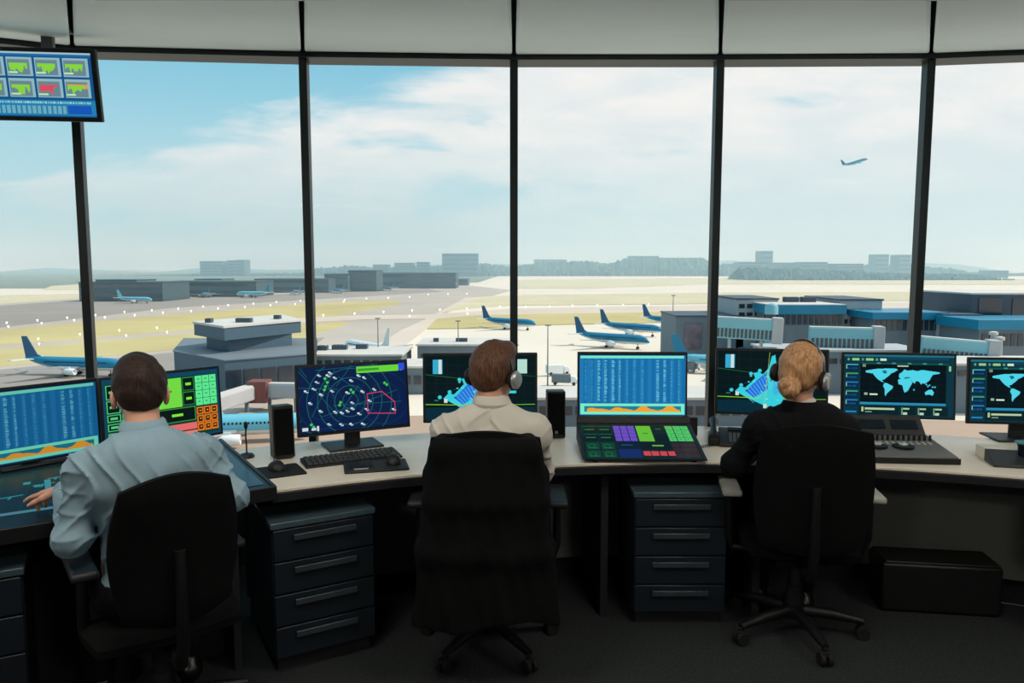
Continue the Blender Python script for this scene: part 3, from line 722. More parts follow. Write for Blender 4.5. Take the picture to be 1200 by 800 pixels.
# telephone
t = thing('desk_telephone', 'black desk telephone with coiled cord beside the blonde woman', 'telephone', (1.07, 3.60, DZ), R(-14))
MB().extr([(-.09, 0), (-.09, .018), (.07, .062), (.10, .06), (.10, 0)], 'x', -.06, .10).build('telephone_body', M_black2, t, bevel=.006)
kk = MB(); rt = Matrix.Rotation(math.atan2(.044, .16), 3, 'X')
for i in range(4):
    for j in range(5):
        y = -.066 + j * .018; kk.box((-.005 + i * .019, y, .020 + (y + .09) / .16 * .044), (.013, .011, .008), rot=rt)
kk.build('buttons', M_grey, t)
MB().box((.03, .052, .061), (.09, .03, .006), rot=rt).build('display', M_glasstop, t)
hs = MB().tube([(-.085, -.085, .045), (-.085, -.06, .062), (-.085, 0, .078), (-.085, .06, .092), (-.085, .085, .088)], [.024, .017, .014, .018, .025], 12); hs.build('handset', M_black, t)
MB().box2((-.11, -.08, 0), (-.06, .09, .04)).build('cradle', M_black, t, bevel=.006)
pts = []
for i in range(181):
    u = i / 180; an = u * 2 * math.pi * 20; cx_ = -.085 - .09 * math.sin(u * 2.2); cy_ = -.09 - .05 * math.sin(u * 3.1) - .02 * u
    pts.append((cx_ + .006 * math.cos(an) * .6, cy_ + .006 * math.cos(an), .008 + .006 * math.sin(an)))
MB().tube(pts, .0016, 5).build('coiled_cord', M_rubber, t)

# ------------------------------------------------------------------ mixing / control console
t = thing('mixing_console', 'grey control console with dials and an upright back panel, right of the woman', 'console', (1.70, 3.23, DZ), R(-5))
w = .50
M_mix = mat('warm_grey_metal', (112, 108, 104), .45, var=.05); M_mixd = mat('dark_grey_metal', (50, 52, 54), .5)
MB().extr([(0, 0), (-.006, .026), (.0, .032), (.30, .062), (.34, .062), (.34, 0)], 'x', -w / 2, w / 2).build('console_body', M_mix, t, bevel=.006)
MB().extr([(.285, .062), (.365, .142), (.385, .142), (.385, .0), (.342, 0), (.342, .062)], 'x', -w / 2 + .012, w / 2 - .012).build('back_panel', M_mixd, t, bevel=.004)
MB().box2((-w / 2 - .004, -.014, .0), (w / 2 + .004, -.0065, .028)).build('front_strip', M_black, t, bevel=.003)
def mz(y): return .032 + y / .30 * .030
for i, x in enumerate((-.165, -.05, .065)):
    d = MB().lathe((x, .12, mz(.12)), [(.046, 0), (.046, .008), (.03, .012), (.024, .012)], 28); o = d.build('jog_dial', M_black, t)
    e = MB().ball((x, .12, mz(.12) + .013), (.02, .02, .009)); e.build('dial_knob', M_silver, o)
for i in range(20):
    x = -.225 + i * .0237; f = MB().box((x, .22, mz(.22) + .012), (.009, .013, .026), taper=.8); f.build('fader', M_black, t, bevel=.001)
sb = MB()
for i in range(16):
    for j in range(2): sb.box((-.20 + i * .027, .165 + j * .02, mz(.17 + j * .02) + .001), (.014, .010, .005))
sb.build('small_buttons', M_silver, t)
vs_ = MB()
for i in range(3): vs_.box((-.15 + i * .15, .3245, .1065), (.12, .003, .05), rot=Matrix.Rotation(R(-45), 3, 'X'))
vs_.build('meter_window', M_glasstop, t)

# wedge device, cup and paper at the right edge
t = thing('wedge_device', 'low wedge-shaped device with pale top and dark sloping front, below the rightmost monitor', 'device', (2.20, 3.13, DZ), R(-14))
MB().extr([(0, 0), (0, .014), (.12, .055), (.12, 0)], 'x', -.13, .16).build('sloping_front', M_mixd, t, bevel=.003)
MB().extr([(.121, 0), (.121, .056), (.23, .05), (.23, 0)], 'x', -.13, .16).build('pale_top', M_desk, t, bevel=.003)
t = thing('drinking_glass', 'short dark glass with a teal rim at the right edge of the desk', 'glass', (2.235, 3.20, DZ + .047), 0)
t.location.z = DZ + .036
MB().lathe((0, 0, 0), [(.024, .0), (.03, .01), (.032, .04), (.036, .055), (.032, .055), (.026, .012)], 24).build('glass_body', M_glasstop, t)
MB().lathe((0, 0, .055), [(.036, 0), (.046, .006), (.046, .009), (.034, .004)], 24).build('rim', mat('teal_enamel', (70, 130, 145), .3), t)
t = MB().prism([(-.10, -.07), (.10, -.07), (.10, .07), (-.10, .07)], 0, .004).build('paper_stack', mat('paper', (232, 232, 226), .8, var=.02)); t.location = (2.36, 3.07, DZ); t.rotation_euler = (0, 0, R(-24))
tag(t, 'stack of white paper on the desk at the right edge', 'paper')
# ------------------------------------------------------------------ bodies: one smooth surface grown from blended volumes
class SDF:
    def __init__(s, lo, hi, res):
        s.res = res; s.lo = np.array(lo, np.float32)
        s.n = np.ceil((np.array(hi) - s.lo) / res).astype(int) + 1
        s.ax = [s.lo[i] + res * np.arange(s.n[i], dtype=np.float32) for i in range(3)]
        s.F = np.full(tuple(s.n), .2, np.float32)
    def blk(s, lo, hi):
        a = np.clip(np.floor((np.array(lo) - s.lo) / s.res).astype(int), 0, s.n); b = np.clip(np.ceil((np.array(hi) - s.lo) / s.res).astype(int) + 1, 0, s.n)
        sl = tuple(slice(int(a[i]), int(b[i])) for i in range(3))
        X = s.ax[0][sl[0]][:, None, None]; Y = s.ax[1][sl[1]][None, :, None]; Z = s.ax[2][sl[2]][None, None, :]
        return sl, X, Y, Z
    def smin(s, sl, d, k):
        f = s.F[sl]
        if f.size == 0: return
        h = np.clip(.5 + .5 * (f - d) / k, 0, 1); s.F[sl] = f * (1 - h) + d * h - k * h * (1 - h)
    def cap(s, a, b, ra, rb=None, k=.02):
        rb = ra if rb is None else rb; a = np.array(a, float); b = np.array(b, float); m = max(ra, rb) + k + .03
        sl, X, Y, Z = s.blk(np.minimum(a, b) - m, np.maximum(a, b) + m)
        ba = b - a; L = float((ba ** 2).sum()) + 1e-9
        t = np.clip(((X - a[0]) * ba[0] + (Y - a[1]) * ba[1] + (Z - a[2]) * ba[2]) / L, 0, 1)
        d = np.sqrt((X - a[0] - t * ba[0]) ** 2 + (Y - a[1] - t * ba[1]) ** 2 + (Z - a[2] - t * ba[2]) ** 2) - (ra + t * (rb - ra))
        s.smin(sl, d, k)
    def ell(s, c, r, k=.02, rot=None, sub=False):
        m = max(r) + k + .03; c = np.array(c, float)
        sl, X, Y, Z = s.blk(c - m, c + m); x, y, z = X - c[0], Y - c[1], Z - c[2]
        if rot is not None:
            q = rot.transposed(); x, y, z = q[0][0] * x + q[0][1] * y + q[0][2] * z, q[1][0] * x + q[1][1] * y + q[1][2] * z, q[2][0] * x + q[2][1] * y + q[2][2] * z
        k0 = np.sqrt((x / r[0]) ** 2 + (y / r[1]) ** 2 + (z / r[2]) ** 2) + 1e-6; k1 = np.sqrt((x / r[0] ** 2) ** 2 + (y / r[1] ** 2) ** 2 + (z / r[2] ** 2) ** 2) + 1e-6
        d = k0 * (k0 - 1) / k1
        if sub: s.F[sl] = np.maximum(s.F[sl], -d)
        else: s.smin(sl, d.astype(np.float32), k)
    def cut(s, fn):
        X, Y, Z = s.ax[0][:, None, None], s.ax[1][None, :, None], s.ax[2][None, None, :]; s.F = np.maximum(s.F, fn(X, Y, Z)).astype(np.float32)
    def warp(s, fn):
        X, Y, Z = s.ax[0][:, None, None], s.ax[1][None, :, None], s.ax[2][None, None, :]; s.F = (s.F + fn(X, Y, Z)).astype(np.float32)
    def mesh(s, name, m, parent=None):
        F = s.F; F[0] = F[-1] = .1; F[:, 0] = F[:, -1] = .1; F[:, :, 0] = F[:, :, -1] = .1
        I = F < 0; nx, ny, nz = F.shape
        cnt = np.zeros((nx - 1, ny - 1, nz - 1), np.uint8)
        for dx in (0, 1):
            for dy in (0, 1):
                for dz in (0, 1): cnt += I[dx:nx - 1 + dx, dy:ny - 1 + dy, dz:nz - 1 + dz]
        act = (cnt > 0) & (cnt < 8); idx = np.full(cnt.shape, -1, np.int32); ii = np.argwhere(act); idx[act] = np.arange(len(ii))
        acc = np.zeros((len(ii), 3)); num = np.zeros(len(ii))
        cr = [(0, 0, 0), (1, 0, 0), (0, 1, 0), (1, 1, 0), (0, 0, 1), (1, 0, 1), (0, 1, 1), (1, 1, 1)]
        vals = [F[ii[:, 0] + c[0], ii[:, 1] + c[1], ii[:, 2] + c[2]] for c in cr]
        for a in range(8):
            for b in range(a + 1, 8):
                df = [cr[b][i] - cr[a][i] for i in range(3)]
                if sum(map(abs, df)) != 1: continue
                va, vb = vals[a], vals[b]; mk = (va < 0) != (vb < 0); t = np.where(mk, va / np.where(va - vb == 0, 1, va - vb), 0)
                for i in range(3): acc[:, i] += np.where(mk, cr[a][i] + t * df[i], 0)
                num += mk
        V = (ii + acc / num[:, None]) * s.res + s.lo
        Q = []
        for ax in range(3):
            sl0 = [slice(None)] * 3; sl1 = [slice(None)] * 3; sl0[ax] = slice(0, -1); sl1[ax] = slice(1, None)
            A, B = I[tuple(sl0)], I[tuple(sl1)]; e = np.argwhere(A != B); inside = A[e[:, 0], e[:, 1], e[:, 2]]
            u, v = [k for k in range(3) if k != ax]
            ok = (e[:, u] > 0) & (e[:, v] > 0) & (e[:, u] < F.shape[u] - 1) & (e[:, v] < F.shape[v] - 1); e = e[ok]; inside = inside[ok]
            def g(du, dv):
                q = e.copy(); q[:, u] += du; q[:, v] += dv; return idx[q[:, 0], q[:, 1], q[:, 2]]
            q = np.stack([g(-1, -1), g(0, -1), g(0, 0), g(-1, 0)], 1)
            fl = inside if ax != 1 else ~inside
            q[~fl] = q[~fl][:, ::-1]; Q.append(q)
        Q = np.concatenate(Q); Q = Q[(Q >= 0).all(1)]
        me = bpy.data.meshes.new(name); me.vertices.add(len(V)); me.vertices.foreach_set('co', V.reshape(-1).astype(np.float32))
        me.loops.add(Q.size); me.loops.foreach_set('vertex_index', Q.reshape(-1).astype(np.int32)); me.polygons.add(len(Q))
        me.polygons.foreach_set('loop_start', np.arange(0, Q.size, 4, dtype=np.int32)); me.polygons.foreach_set('use_smooth', np.ones(len(Q), bool)); me.update()
        me.materials.append(m); o = bpy.data.objects.new(name, me); COL.objects.link(o)
        if parent is not None: o.parent = parent
        return o

M_iris = mat('brown_iris', (58, 40, 26), .2)
M_eye = mat('eye_white', (225, 222, 215), .2, var=.02)
def V3(*a): return np.array(a, float)
def hand(S, wrist, d, up, side, ext=(0,), curl=.5, sc=1.):
    """d: forward, up: back-of-hand normal, side: +1 thumb on +lat side. Palm, four unequal bent fingers, thumb."""
    d = d / np.linalg.norm(d); lat = np.cross(d, up); lat /= np.linalg.norm(lat); up = np.cross(lat, d); lat = lat * side
    w = np.array(wrist)
    for u in (-.026, -.009, .009, .026):
        S.cap(w + lat * u * .6, w + d * .085 * sc + lat * u, .017 * sc, .0125 * sc, .012)
    for i, (u, L) in enumerate(((.030, .072), (.010, .080), (-.011, .074), (-.031, .058))):
        p = w + d * .088 * sc + lat * u * 1.05; L *= sc; c = .12 if i in ext else curl; a = 0.
        dirs = []
        for j, f in enumerate((.46, .30, .24)):
            a += c * (1.0 if j else .7); dd = d * math.cos(a) - up * math.sin(a) + lat * (u * 2.2)
            dd /= np.linalg.norm(dd); q = p + dd * L * f; S.cap(p, q, (.0095 - .0008 * j) * sc, (.0088 - .0008 * j) * sc, .004); p = q
    b = w + d * .025 * sc + lat * .024 * sc; dd = d * .62 + lat * .62 - up * .25; dd /= np.linalg.norm(dd)
    q = b + dd * .042 * sc; S.cap(b, q, .016 * sc, .012 * sc, .012); d2 = d * .9 + lat * .3 - up * .25; d2 /= np.linalg.norm(d2)
    q2 = q + d2 * .032 * sc; S.cap(q, q2, .011 * sc, .010 * sc, .005); S.cap(q2, q2 + (d2 - lat * .15) * .024 * sc, .010 * sc, .008 * sc, .005)

def person(label, P, yaw, o):
    t = thing('person', label, 'person', (P[0], P[1], 0), yaw)
    B = V3
    hc = B(*o['head']); hr = o['head_rot']     # Matrix
    def hp(x, y, z): v = hr @ Vector((x, y, z)); return hc + np.array(v)
    nb = B(*o['neck']); ch = B(*o['chest']); sw = o['sw']; wm = o.get('woman', False); g = .92 if wm else 1.
    sh = {-1: B(*o['shl']), 1: B(*o['shr'])}; el = {-1: B(*o['ell']), 1: B(*o['elr'])}; wr = {-1: B(*o['wrl']), 1: B(*o['wrr'])}
    pel = B(0, -.01, .555); wai = (pel + ch) / 2 + B(0, .02, -.01)
    hip = {s: B(s * .09, .02, .545) for s in (-1, 1)}; kn = {s: B(s * (.10 if wm else .15), .42, .52) for s in (-1, 1)}; an = {s: B(s * (.10 if wm else .15), .36, .10) for s in (-1, 1)}
    def torso(S, e, k=.05):
        S.ell(pel, (.155 * g + e, .115 + e, .11 + e), k); S.ell(wai, (.138 * g + e, .10 + e, .15 + e), k)
        S.ell(ch, (.158 * g + e, .112 + e, .17 + e), k); S.ell(ch + B(0, -.02, .06), (.150 * g + e, .082 + e, .095 + e), k)
        for s in (-1, 1):
            S.cap(nb + B(s * .02, -.01, -.035), sh[s] + B(-s * .02, 0, .012), .040 * g + e, .040 * g + e, k)     # trapezius to shoulder
            S.ell(ch + B(s * .085 * g, -.055, .05), (.075 + e, .05 + e, .10 + e), k)                               # shoulder blade
        if wm:
            for s in (-1, 1): S.ell(ch + B(s * .065, .085, .0), (.06 + e, .05 + e, .06 + e), .03)
    def arm(S, s, e, fore=1., k=.03, wre=0.):
        S.ell(sh[s], (.046 * g + e, .050 * g + e, .056 * g + e), .04)
        S.cap(sh[s], el[s], .041 * g + e, .034 * g + e, k)
        S.cap(el[s], el[s] + (wr[s] - el[s]) * fore, .035 * g + e, (.035 + (.026 - .035) * fore) * g + e + wre, k)
    lo = np.min([hc - .17, sh[-1] - .12, el[-1] - .1, wr[-1] - .22, hip[-1] - .2, pel - .2], 0); hi = np.max([hc + .17, sh[1] + .12, el[1] + .1, wr[1] + .22, kn[1] + .13], 0); lo[2] = 0.
    # ---------------- body
    S = SDF(lo, hi, .0055); torso(S, -.045)
    for s in (-1, 1):
        arm(S, s, -.010, wre=.010); S.cap(hip[s], kn[s], .078 * g, .055 * g, .04); S.cap(kn[s], an[s] + B(0, 0, .02), .054 * g, .036 * g, .02)
        S.cap(an[s] + B(0, -.02, -.045), an[s] + B(s * .015, .15, -.06), .034, .028, .02)
    S.cap(nb + B(0, -.005, -.03), hp(0, -.02, -.07), .056 * g, .052 * g, .035)
    fs = .95 if wm else 1.
    S.ell(hp(0, -.012, .022), (.076 * fs, .096 * fs, .090 * fs), .02, hr)                       # cranium
    S.ell(hp(0, .028, -.045), (.056 * fs, .062 * fs, .068 * fs), .03, hr)                       # face and jaw
    S.ell(hp(0, .052, -.094), (.026, .026, .020), .025, hr)                                     # chin
    for s in (-1, 1):
        S.ell(hp(s * .040, .050, -.035), (.024, .022, .022), .02, hr)                           # cheek
        S.ell(hp(s * .030, .090, .004), (.017, .015, .011), .012, hr, sub=False)                # brow
        S.ell(hp(s * .030, .098, -.016), (.014, .012, .007), .0, hr, sub=True)                  # eye socket
        er = hr @ Matrix.Rotation(R(s * 22), 3, 'Z')
        S.ell(hp(s * .080 * fs, -.008, -.020), (.009, .019, .031), .006, er); S.ell(hp(s * .079 * fs, -.002, -.046), (.008, .010, .012), .005, hr)
        S.ell(hp(s * .087 * fs, .000, -.018), (.005, .009, .016), .0, er, sub=True)
    S.cap(hp(0, .092, -.005), hp(0, .112, -.042), .008, .012, .012)                             # nose
    S.ell(hp(.010, .102, -.045), (.008, .008, .007), .008, hr); S.ell(hp(-.010, .102, -.045), (.008, .008, .007), .008, hr)
    S.ell(hp(0, .088, -.066), (.022, .010, .005), .006, hr); S.ell(hp(0, .086, -.077), (.020, .010, .006), .006, hr)
    for s in (-1, 1):
        dd = wr[s] - el[s]; hd = o.get('hdl' if s < 0 else 'hdr'); hd = B(*hd) if hd is not None else dd
        hand(S, wr[s], hd, B(0, 0, 1) + .0 * hd, -s * -1. * 1., ext=(0,) if (s < 0 and o.get('point')) else (), curl=.45 if not o.get('point') else .55)
    body = S.mesh('body', M_skin, t)
    # eyes
    for s in (-1, 1):
        e = MB().ball(tuple(hp(s * .030, .0835, -.016)), .0112, 14).build('eye', M_eye, t)
        ir = MB().cyl(tuple(hp(s * .030, .0925, -.017)), tuple(hp(s * .030, .0952, -.017)), .0052, seg=16); ir.build('iris', M_iris, e)
        S2 = MB().tube([hp(s * .046, .085, .010), hp(s * .034, .098, .016), hp(s * .016, .101, .012)], [.002, .0036, .003], 8); S2.build('eyebrow', o['hair'], t)
    # ---------------- upper garment
    c0 = o['cloth']; e0 = .006 if not wm else .012
    S = SDF(lo, hi, .0055); torso(S, e0 + .004, .05)
    for s in (-1, 1):
        arm(S, s, .010, .93, .03)
        S.ell(el[s] + B(0, 0, -.008), (.050, .050, .046), .03)
    rr = o['seed']
    def folds(X, Y, Z):
        f = np.zeros(np.broadcast_shapes(X.shape, Y.shape, Z.shape), np.float32)
        # long soft pleats falling from the shoulders, plus creases across elbow and waist
        def ridge_(t_, p=3): return (1 - np.abs(np.sin(t_))) ** p
        w1 = 1.6 * np.sin(Z * 11 + rr) + .9 * np.sin(Z * 27 + X * 9)
        f += -o['fold'] * .013 * ridge_(X * 44 + w1) * np.clip(.25 + .75 * np.sin(Z * 8 + X * 9 + rr), 0, 1)
        f += -o['fold'] * .010 * ridge_((X * .75 + Z * .66 * np.sign(X)) * 52 + 1.2 * np.sin(Y * 20 + X * 13) + rr) * np.clip(np.sin(X * 12 + Z * 9 + rr * 2.3), 0, 1)
        f += -o['fold'] * .0055 * ridge_((Z - X * .35 * np.sign(X)) * 47 + 1.7 * np.sin(X * 15 + Y * 9 + rr)) * np.clip((np.abs(X) - .15) * 14, 0, 1)
        f += .003 * np.sin(X * 31 - Z * 37 + rr) * np.sin(Z * 21 + X * 12)
        return f
    S.warp(folds)
    for s in (-1, 1):    # cuffs end the sleeves cleanly
        d = wr[s] - el[s]; d = d / np.linalg.norm(d); q = wr[s] - d * .004
        sl, X, Y, Z = S.blk(wr[s] - .11, wr[s] + .11)
        pl = (X - q[0]) * d[0] + (Y - q[1]) * d[1] + (Z - q[2]) * d[2]
        far = np.sqrt((X - q[0]) ** 2 + (Y - q[1]) ** 2 + (Z - q[2]) ** 2) - .09
        S.F[sl] = np.where(far < 0, np.maximum(S.F[sl], pl), S.F[sl])
    nk = hp(0, -.02, -.07) - nb; nk = nk / np.linalg.norm(nk); nq = nb + nk * (.018)
    sl, X, Y, Z = S.blk(nb - .12, nb + .16)
    S.F[sl] = np.maximum(S.F[sl], np.where(np.sqrt((X - nq[0]) ** 2 + (Y - nq[1]) ** 2 + (Z - nq[2]) ** 2) < .11, (X - nq[0]) * nk[0] + (Y - nq[1]) * nk[1] + (Z - nq[2]) * nk[2], -1))
    hem = o.get('hem', .50); S.cut(lambda X, Y, Z: hem - Z + 0 * X + 0 * Y)
    up = S.mesh(o['gname'], c0, t)
    # cuffs
    for s in (-1, 1):
        d = wr[s] - el[s]; d = d / np.linalg.norm(d); a = wr[s] - d * .055; b = wr[s] + d * .002
        c = MB().tube([a, a + d * .004, b - d * .004, b], [.037 * g + .003, .041 * g + .003, .038 * g + .003, .034 * g + .003], 20); c.build('cuff', c0 if not wm else M_shirt_w, up)
    # collar: a standing band folded outward
    u = Vector(nk); a = u.cross(Vector((0, 1, 0))).normalized(); w = a.cross(u) * -1
    prof = [(.056, -.012), (.055, .012), (.054, .026), (.058, .030), (.066, .022), (.074, -.002), (.070, -.012), (.062, -.016)] if not wm else [(.058, -.01), (.052, .018), (.054, .021), (.062, .004), (.066, -.012)]
    vs = []; fs_ = []; seg = 32; n = len(prof)
    for i, (r_, z_) in enumerate(prof):
        for k in range(seg):
            an_ = 2 * math.pi * k / seg; ca, sa = math.cos(an_), math.sin(an_)
            dip = -.016 * max(0, sa * -1) if False else 0
            q = Vector(nq) + (Vector((1, 0, 0)) * ca * r_ * g * 1.03 + Vector((0, 1, 0)) * sa * r_ * g * 1.0) + u * (z_ - .018 * max(0, sa))
            vs.append(q)
    for i in range(n):
        for k in range(seg): fs_.append((i * seg + k, i * seg + (k + 1) % seg, ((i + 1) % n) * seg + (k + 1) % seg, ((i + 1) % n) * seg + k))
    MB().add(vs, fs_).build('collar', M_shirt_w if wm else c0, up)
    if wm:    # blazer collar over the blouse
        prof = [(.060, -.03), (.058, -.002), (.064, .008), (.080, -.010), (.094, -.05)]; vs = []; fs_ = []; n = len(prof)
        for r_, z_ in prof:
            for k in range(seg):
                an_ = 2 * math.pi * k / seg; vs.append(Vector(nq) + Vector((1, 0, 0)) * math.cos(an_) * r_ + Vector((0, 1, 0)) * math.sin(an_) * r_ + u * (z_ - .05 * max(0, math.sin(an_))))
        for i in range(n):
            for k in range(seg): fs_.append((i * seg + k, i * seg + (k + 1) % seg, ((i + 1) % n) * seg + (k + 1) % seg, ((i + 1) % n) * seg + k))
        MB().add(vs, fs_).build('lapel_collar', c0, up)
    # ---------------- trousers and shoes
    S = SDF(B(-.35, -.22, .0), B(.35, .60, .72), .008)
    S.ell(pel, (.172 * g, .132, .12), .04)
    for s in (-1, 1): S.cap(hip[s], kn[s], .088 * g, .066 * g, .04); S.cap(kn[s], an[s] + B(0, 0, .03), .064 * g, .052 * g, .02)
    S.warp(lambda X, Y, Z: .003 * np.sin(Y * 60 + X * 30) * np.sin(Z * 50)); S.cut(lambda X, Y, Z: np.maximum(Z - .60, .075 - Z) + 0 * X + 0 * Y)
    S.mesh('trousers', M_trouser, t)
    for s in (-1, 1):
        S = SDF(an[s] + B(-.08, -.12, -.101), an[s] + B(.08, .24, .06), .005); S.cap(an[s] + B(0, -.03, -.052), an[s] + B(s * .012, .15, -.066), .044, .036, .03); S.cap(an[s] + B(0, -.01, -.04), an[s] + B(0, -.005, .01), .042, .038, .03)
        zf = an[s][2] - .099; S.cut(lambda X, Y, Z: zf - Z + 0 * X + 0 * Y); S.mesh('shoe', M_leather, t)
    # ---------------- hair
    S = SDF(hc - .19, hc + .19, .004); e = .010 if not wm else .012
    S.ell(hp(0, -.012, .022), (.076 * fs + e, .096 * fs + e, .090 * fs + e), .02, hr)
    if not wm:
        S.ell(hp(0, -.058, -.020), (.056, .045, .050), .03, hr)
        S.ell(hp(.02 if o.get('tuft') else .0, .03, .092), (.055, .065, .034), .03, hr)
    else:
        S.ell(hp(0, -.05, -.03), (.060, .05, .05), .03, hr)
    ih = hr.transposed()
    def loc(X, Y, Z):
        x, y, z = X - hc[0], Y - hc[1], Z - hc[2]
        return tuple(ih[i][0] * x + ih[i][1] * y + ih[i][2] * z for i in range(3))
    def trim(X, Y, Z):
        x, y, z = loc(X, Y, Z)
        # hairline: low at the nape, up over the ears, high at the brow
        line = -.072 + np.clip((y + .075) * .45, 0, 1) + np.clip((y - .0) * 1.1, 0, .10) + (0 if wm else 0)
        return (line - z) * .7
    S.cut(trim)
    for s in (-1, 1): S.ell(hp(s * .088, -.004, -.030), (.022, .026, .036), 0, hr, sub=True)
    def strands(X, Y, Z):
        x, y, z = loc(X, Y, Z); an_ = np.arctan2(x, z + .01)
        return .0004 * np.sin(an_ * 30 + 3 * np.sin(y * 30)) + .0028 * np.sin(x * 75 + y * 50 + 2 * np.sin(z * 30)) * np.sin(z * 60 + y * 30)
    S.warp(strands)
    hair = S.mesh('hair', o['hair'], t)
    if wm:
        bc = hc + np.array([-.062, -.098, -.052]); S = SDF(bc - .07, bc + .07, .0035)
        for k in range(34):   # coils of a low bun
            a0 = 2 * math.pi * k / 17; a1 = 2 * math.pi * (k + 1) / 17; q = lambda a, k_: bc + np.array(hr @ Vector((math.cos(a) * (.026 - .010 * (k_ > 16)), -.012 * (k_ > 16) + .006 * math.sin(a * 2), math.sin(a) * (.026 - .010 * (k_ > 16)))))
            S.cap(q(a0, k), q(a1, k), .016, .016, .006)
        x0 = bc; S.warp(lambda X, Y, Z: .0015 * np.sin((X - x0[0]) * 260 + (Z - x0[2]) * 120)); S.mesh('hair_bun', o['hair'], t)
    t['_'] = 0; del t['_']
    return t, hp, hr, hc

def headset(label, T, hp, hr, w=.084, side=1, P=(0, 0), yaw=0.):
    t = thing('headset', label, 'headset', (P[0], P[1], 0), yaw)
    n = 25; pts = []; pts2 = []
    for i in range(n):
        a = R(-8 + 196 * i / (n - 1)); pts.append(hp(w * 1.06 * math.cos(a), .0 - .012 * math.sin(a), -.02 + .142 * math.sin(a) * (1 if math.sin(a) > 0 else .5)))
    vs = []; fs = []
    hd = [Vector(hr @ Vector((0, 1, 0)))][0]
    for i, p in enumerate(pts):
        a = R(-8 + 196 * i / (n - 1)); p = Vector(p); o_ = Vector(hr @ Vector((math.cos(a), 0, math.sin(a)))) 
        for dy, dr in ((-.011, 0), (.011, 0), (.011, .006), (-.011, .006)): vs.append(p + hd * dy + o_ * dr)
    for i in range(n - 1):
        for k in range(4): fs.append((i * 4 + k, i * 4 + (k + 1) % 4, i * 4 + 4 + (k + 1) % 4, i * 4 + 4 + k))
    fs.append((0, 1, 2, 3)); fs.append(((n - 1) * 4 + 3, (n - 1) * 4 + 2, (n - 1) * 4 + 1, (n - 1) * 4))
    MB().add(vs, fs).build('headband', M_headband, t)
    for s in (-1, 1):
        rt = hr @ Matrix.Rotation(R(90 * s), 3, 'Y')
        c = Vector(hp(s * (w - .001), -.005, -.022))
        cu = MB().lathe(c, [(.030, 0), (.037, .005), (.038, .014), (.034, .018)], 24, rot=rt).build('ear_cushion', M_rubber, t)
        c2 = Vector(hp(s * (w + .017), -.005, -.022)); MB().lathe(c2, [(.035, 0), (.035, .008), (.028, .015), (.012, .017)], 24, rot=rt).build('ear_cup', M_silvercup if s == side else M_black, t)
    MB().tube([hp(-side * (w + .02), .01, -.03), hp(-side * (w + .01), .06, -.06), hp(-side * .06, .105, -.08)], [.0035, .003, .003], 8).build('microphone_boom', M_black, t)
    return t
M_headband = mat('headband_black', (32, 30, 29), .4); M_silvercup = mat('silver_cup', (170, 172, 170), .3, metal=.5)

I3 = Matrix.Identity(3)
P1, Y1 = (-1.19, 2.40), R(33)
t1, hp1, hr1, _ = person('man in blue-grey shirt seated at the left console, reaching with his left hand', P1, Y1, dict(
    head=(.0, .115, 1.185), head_rot=Matrix.Rotation(R(-10), 3, 'X') @ Matrix.Rotation(R(0), 3, 'Z'), neck=(0, .05, 1.055), chest=(0, .01, .885), sw=.18,
    shl=(-.175, .015, .955), shr=(.175, .0, .96), ell=(-.225, .0, .752), elr=(.24, -.075, .835), wrl=(-.222, .245, .850), wrr=(.15, .16, .81),
    hdl=(-.62, .80, -.24), hdr=(-.3, .9, -.1), point=True, cloth=M_shirt_b, gname='shirt', fold=1.0, seed=1.3, hair=M_hair_d, hem=.56))
P2, Y2 = (-.08, 2.96), 0.
t2, hp2, hr2, _ = person('man in white shirt with a headset, seated in the middle with his back turned', P2, Y2, dict(
    head=(.008, -.05, 1.188), head_rot=Matrix.Rotation(R(-30), 3, 'Z') @ Matrix.Rotation(R(-4), 3, 'X'), neck=(.004, -.085, 1.06), chest=(0, -.06, .885), sw=.18,
    shl=(-.178, -.085, .955), shr=(.178, -.085, .955), ell=(-.205, .06, .77), elr=(.195, .06, .77), wrl=(-.13, .27, .785), wrr=(.13, .27, .785),
    hdl=(.15, 1, -.05), hdr=(-.15, 1, -.05), cloth=M_shirt_w, gname='shirt', fold=.8, seed=2.1, hair=M_hair_b, tuft=True, hem=.52))
headset('black headset with silver ear cup on the head of the man in white', t2, hp2, hr2, P=P2, yaw=Y2)
P3, Y3 = (1.19, 3.02), R(-10)
t3, hp3, hr3, _ = person('woman in black blazer with a low blonde bun, seated on the right', P3, Y3, dict(
    head=(-.035, -.10, 1.190), head_rot=Matrix.Rotation(R(-28), 3, 'Z') @ Matrix.Rotation(R(-4), 3, 'X') @ Matrix.Rotation(R(6), 3, 'Y'), neck=(-.025, -.105, 1.055), chest=(-.015, -.075, .88), sw=.165,
    shl=(-.185, -.095, .955), shr=(.135, -.095, .955), ell=(-.27, -.03, .79), elr=(.165, .02, .76), wrl=(-.17, .19, .785), wrr=(.12, .21, .785),
    hdl=(.1, 1, -.05), hdr=(-.15, 1, -.05), woman=True, cloth=M_blazer, gname='blazer', fold=.6, seed=.7, hair=M_hair_f, hem=.52))
headset('black headset with silver ear cup on the blonde woman', t3, hp3, hr3, w=.080, P=P3, yaw=Y3)

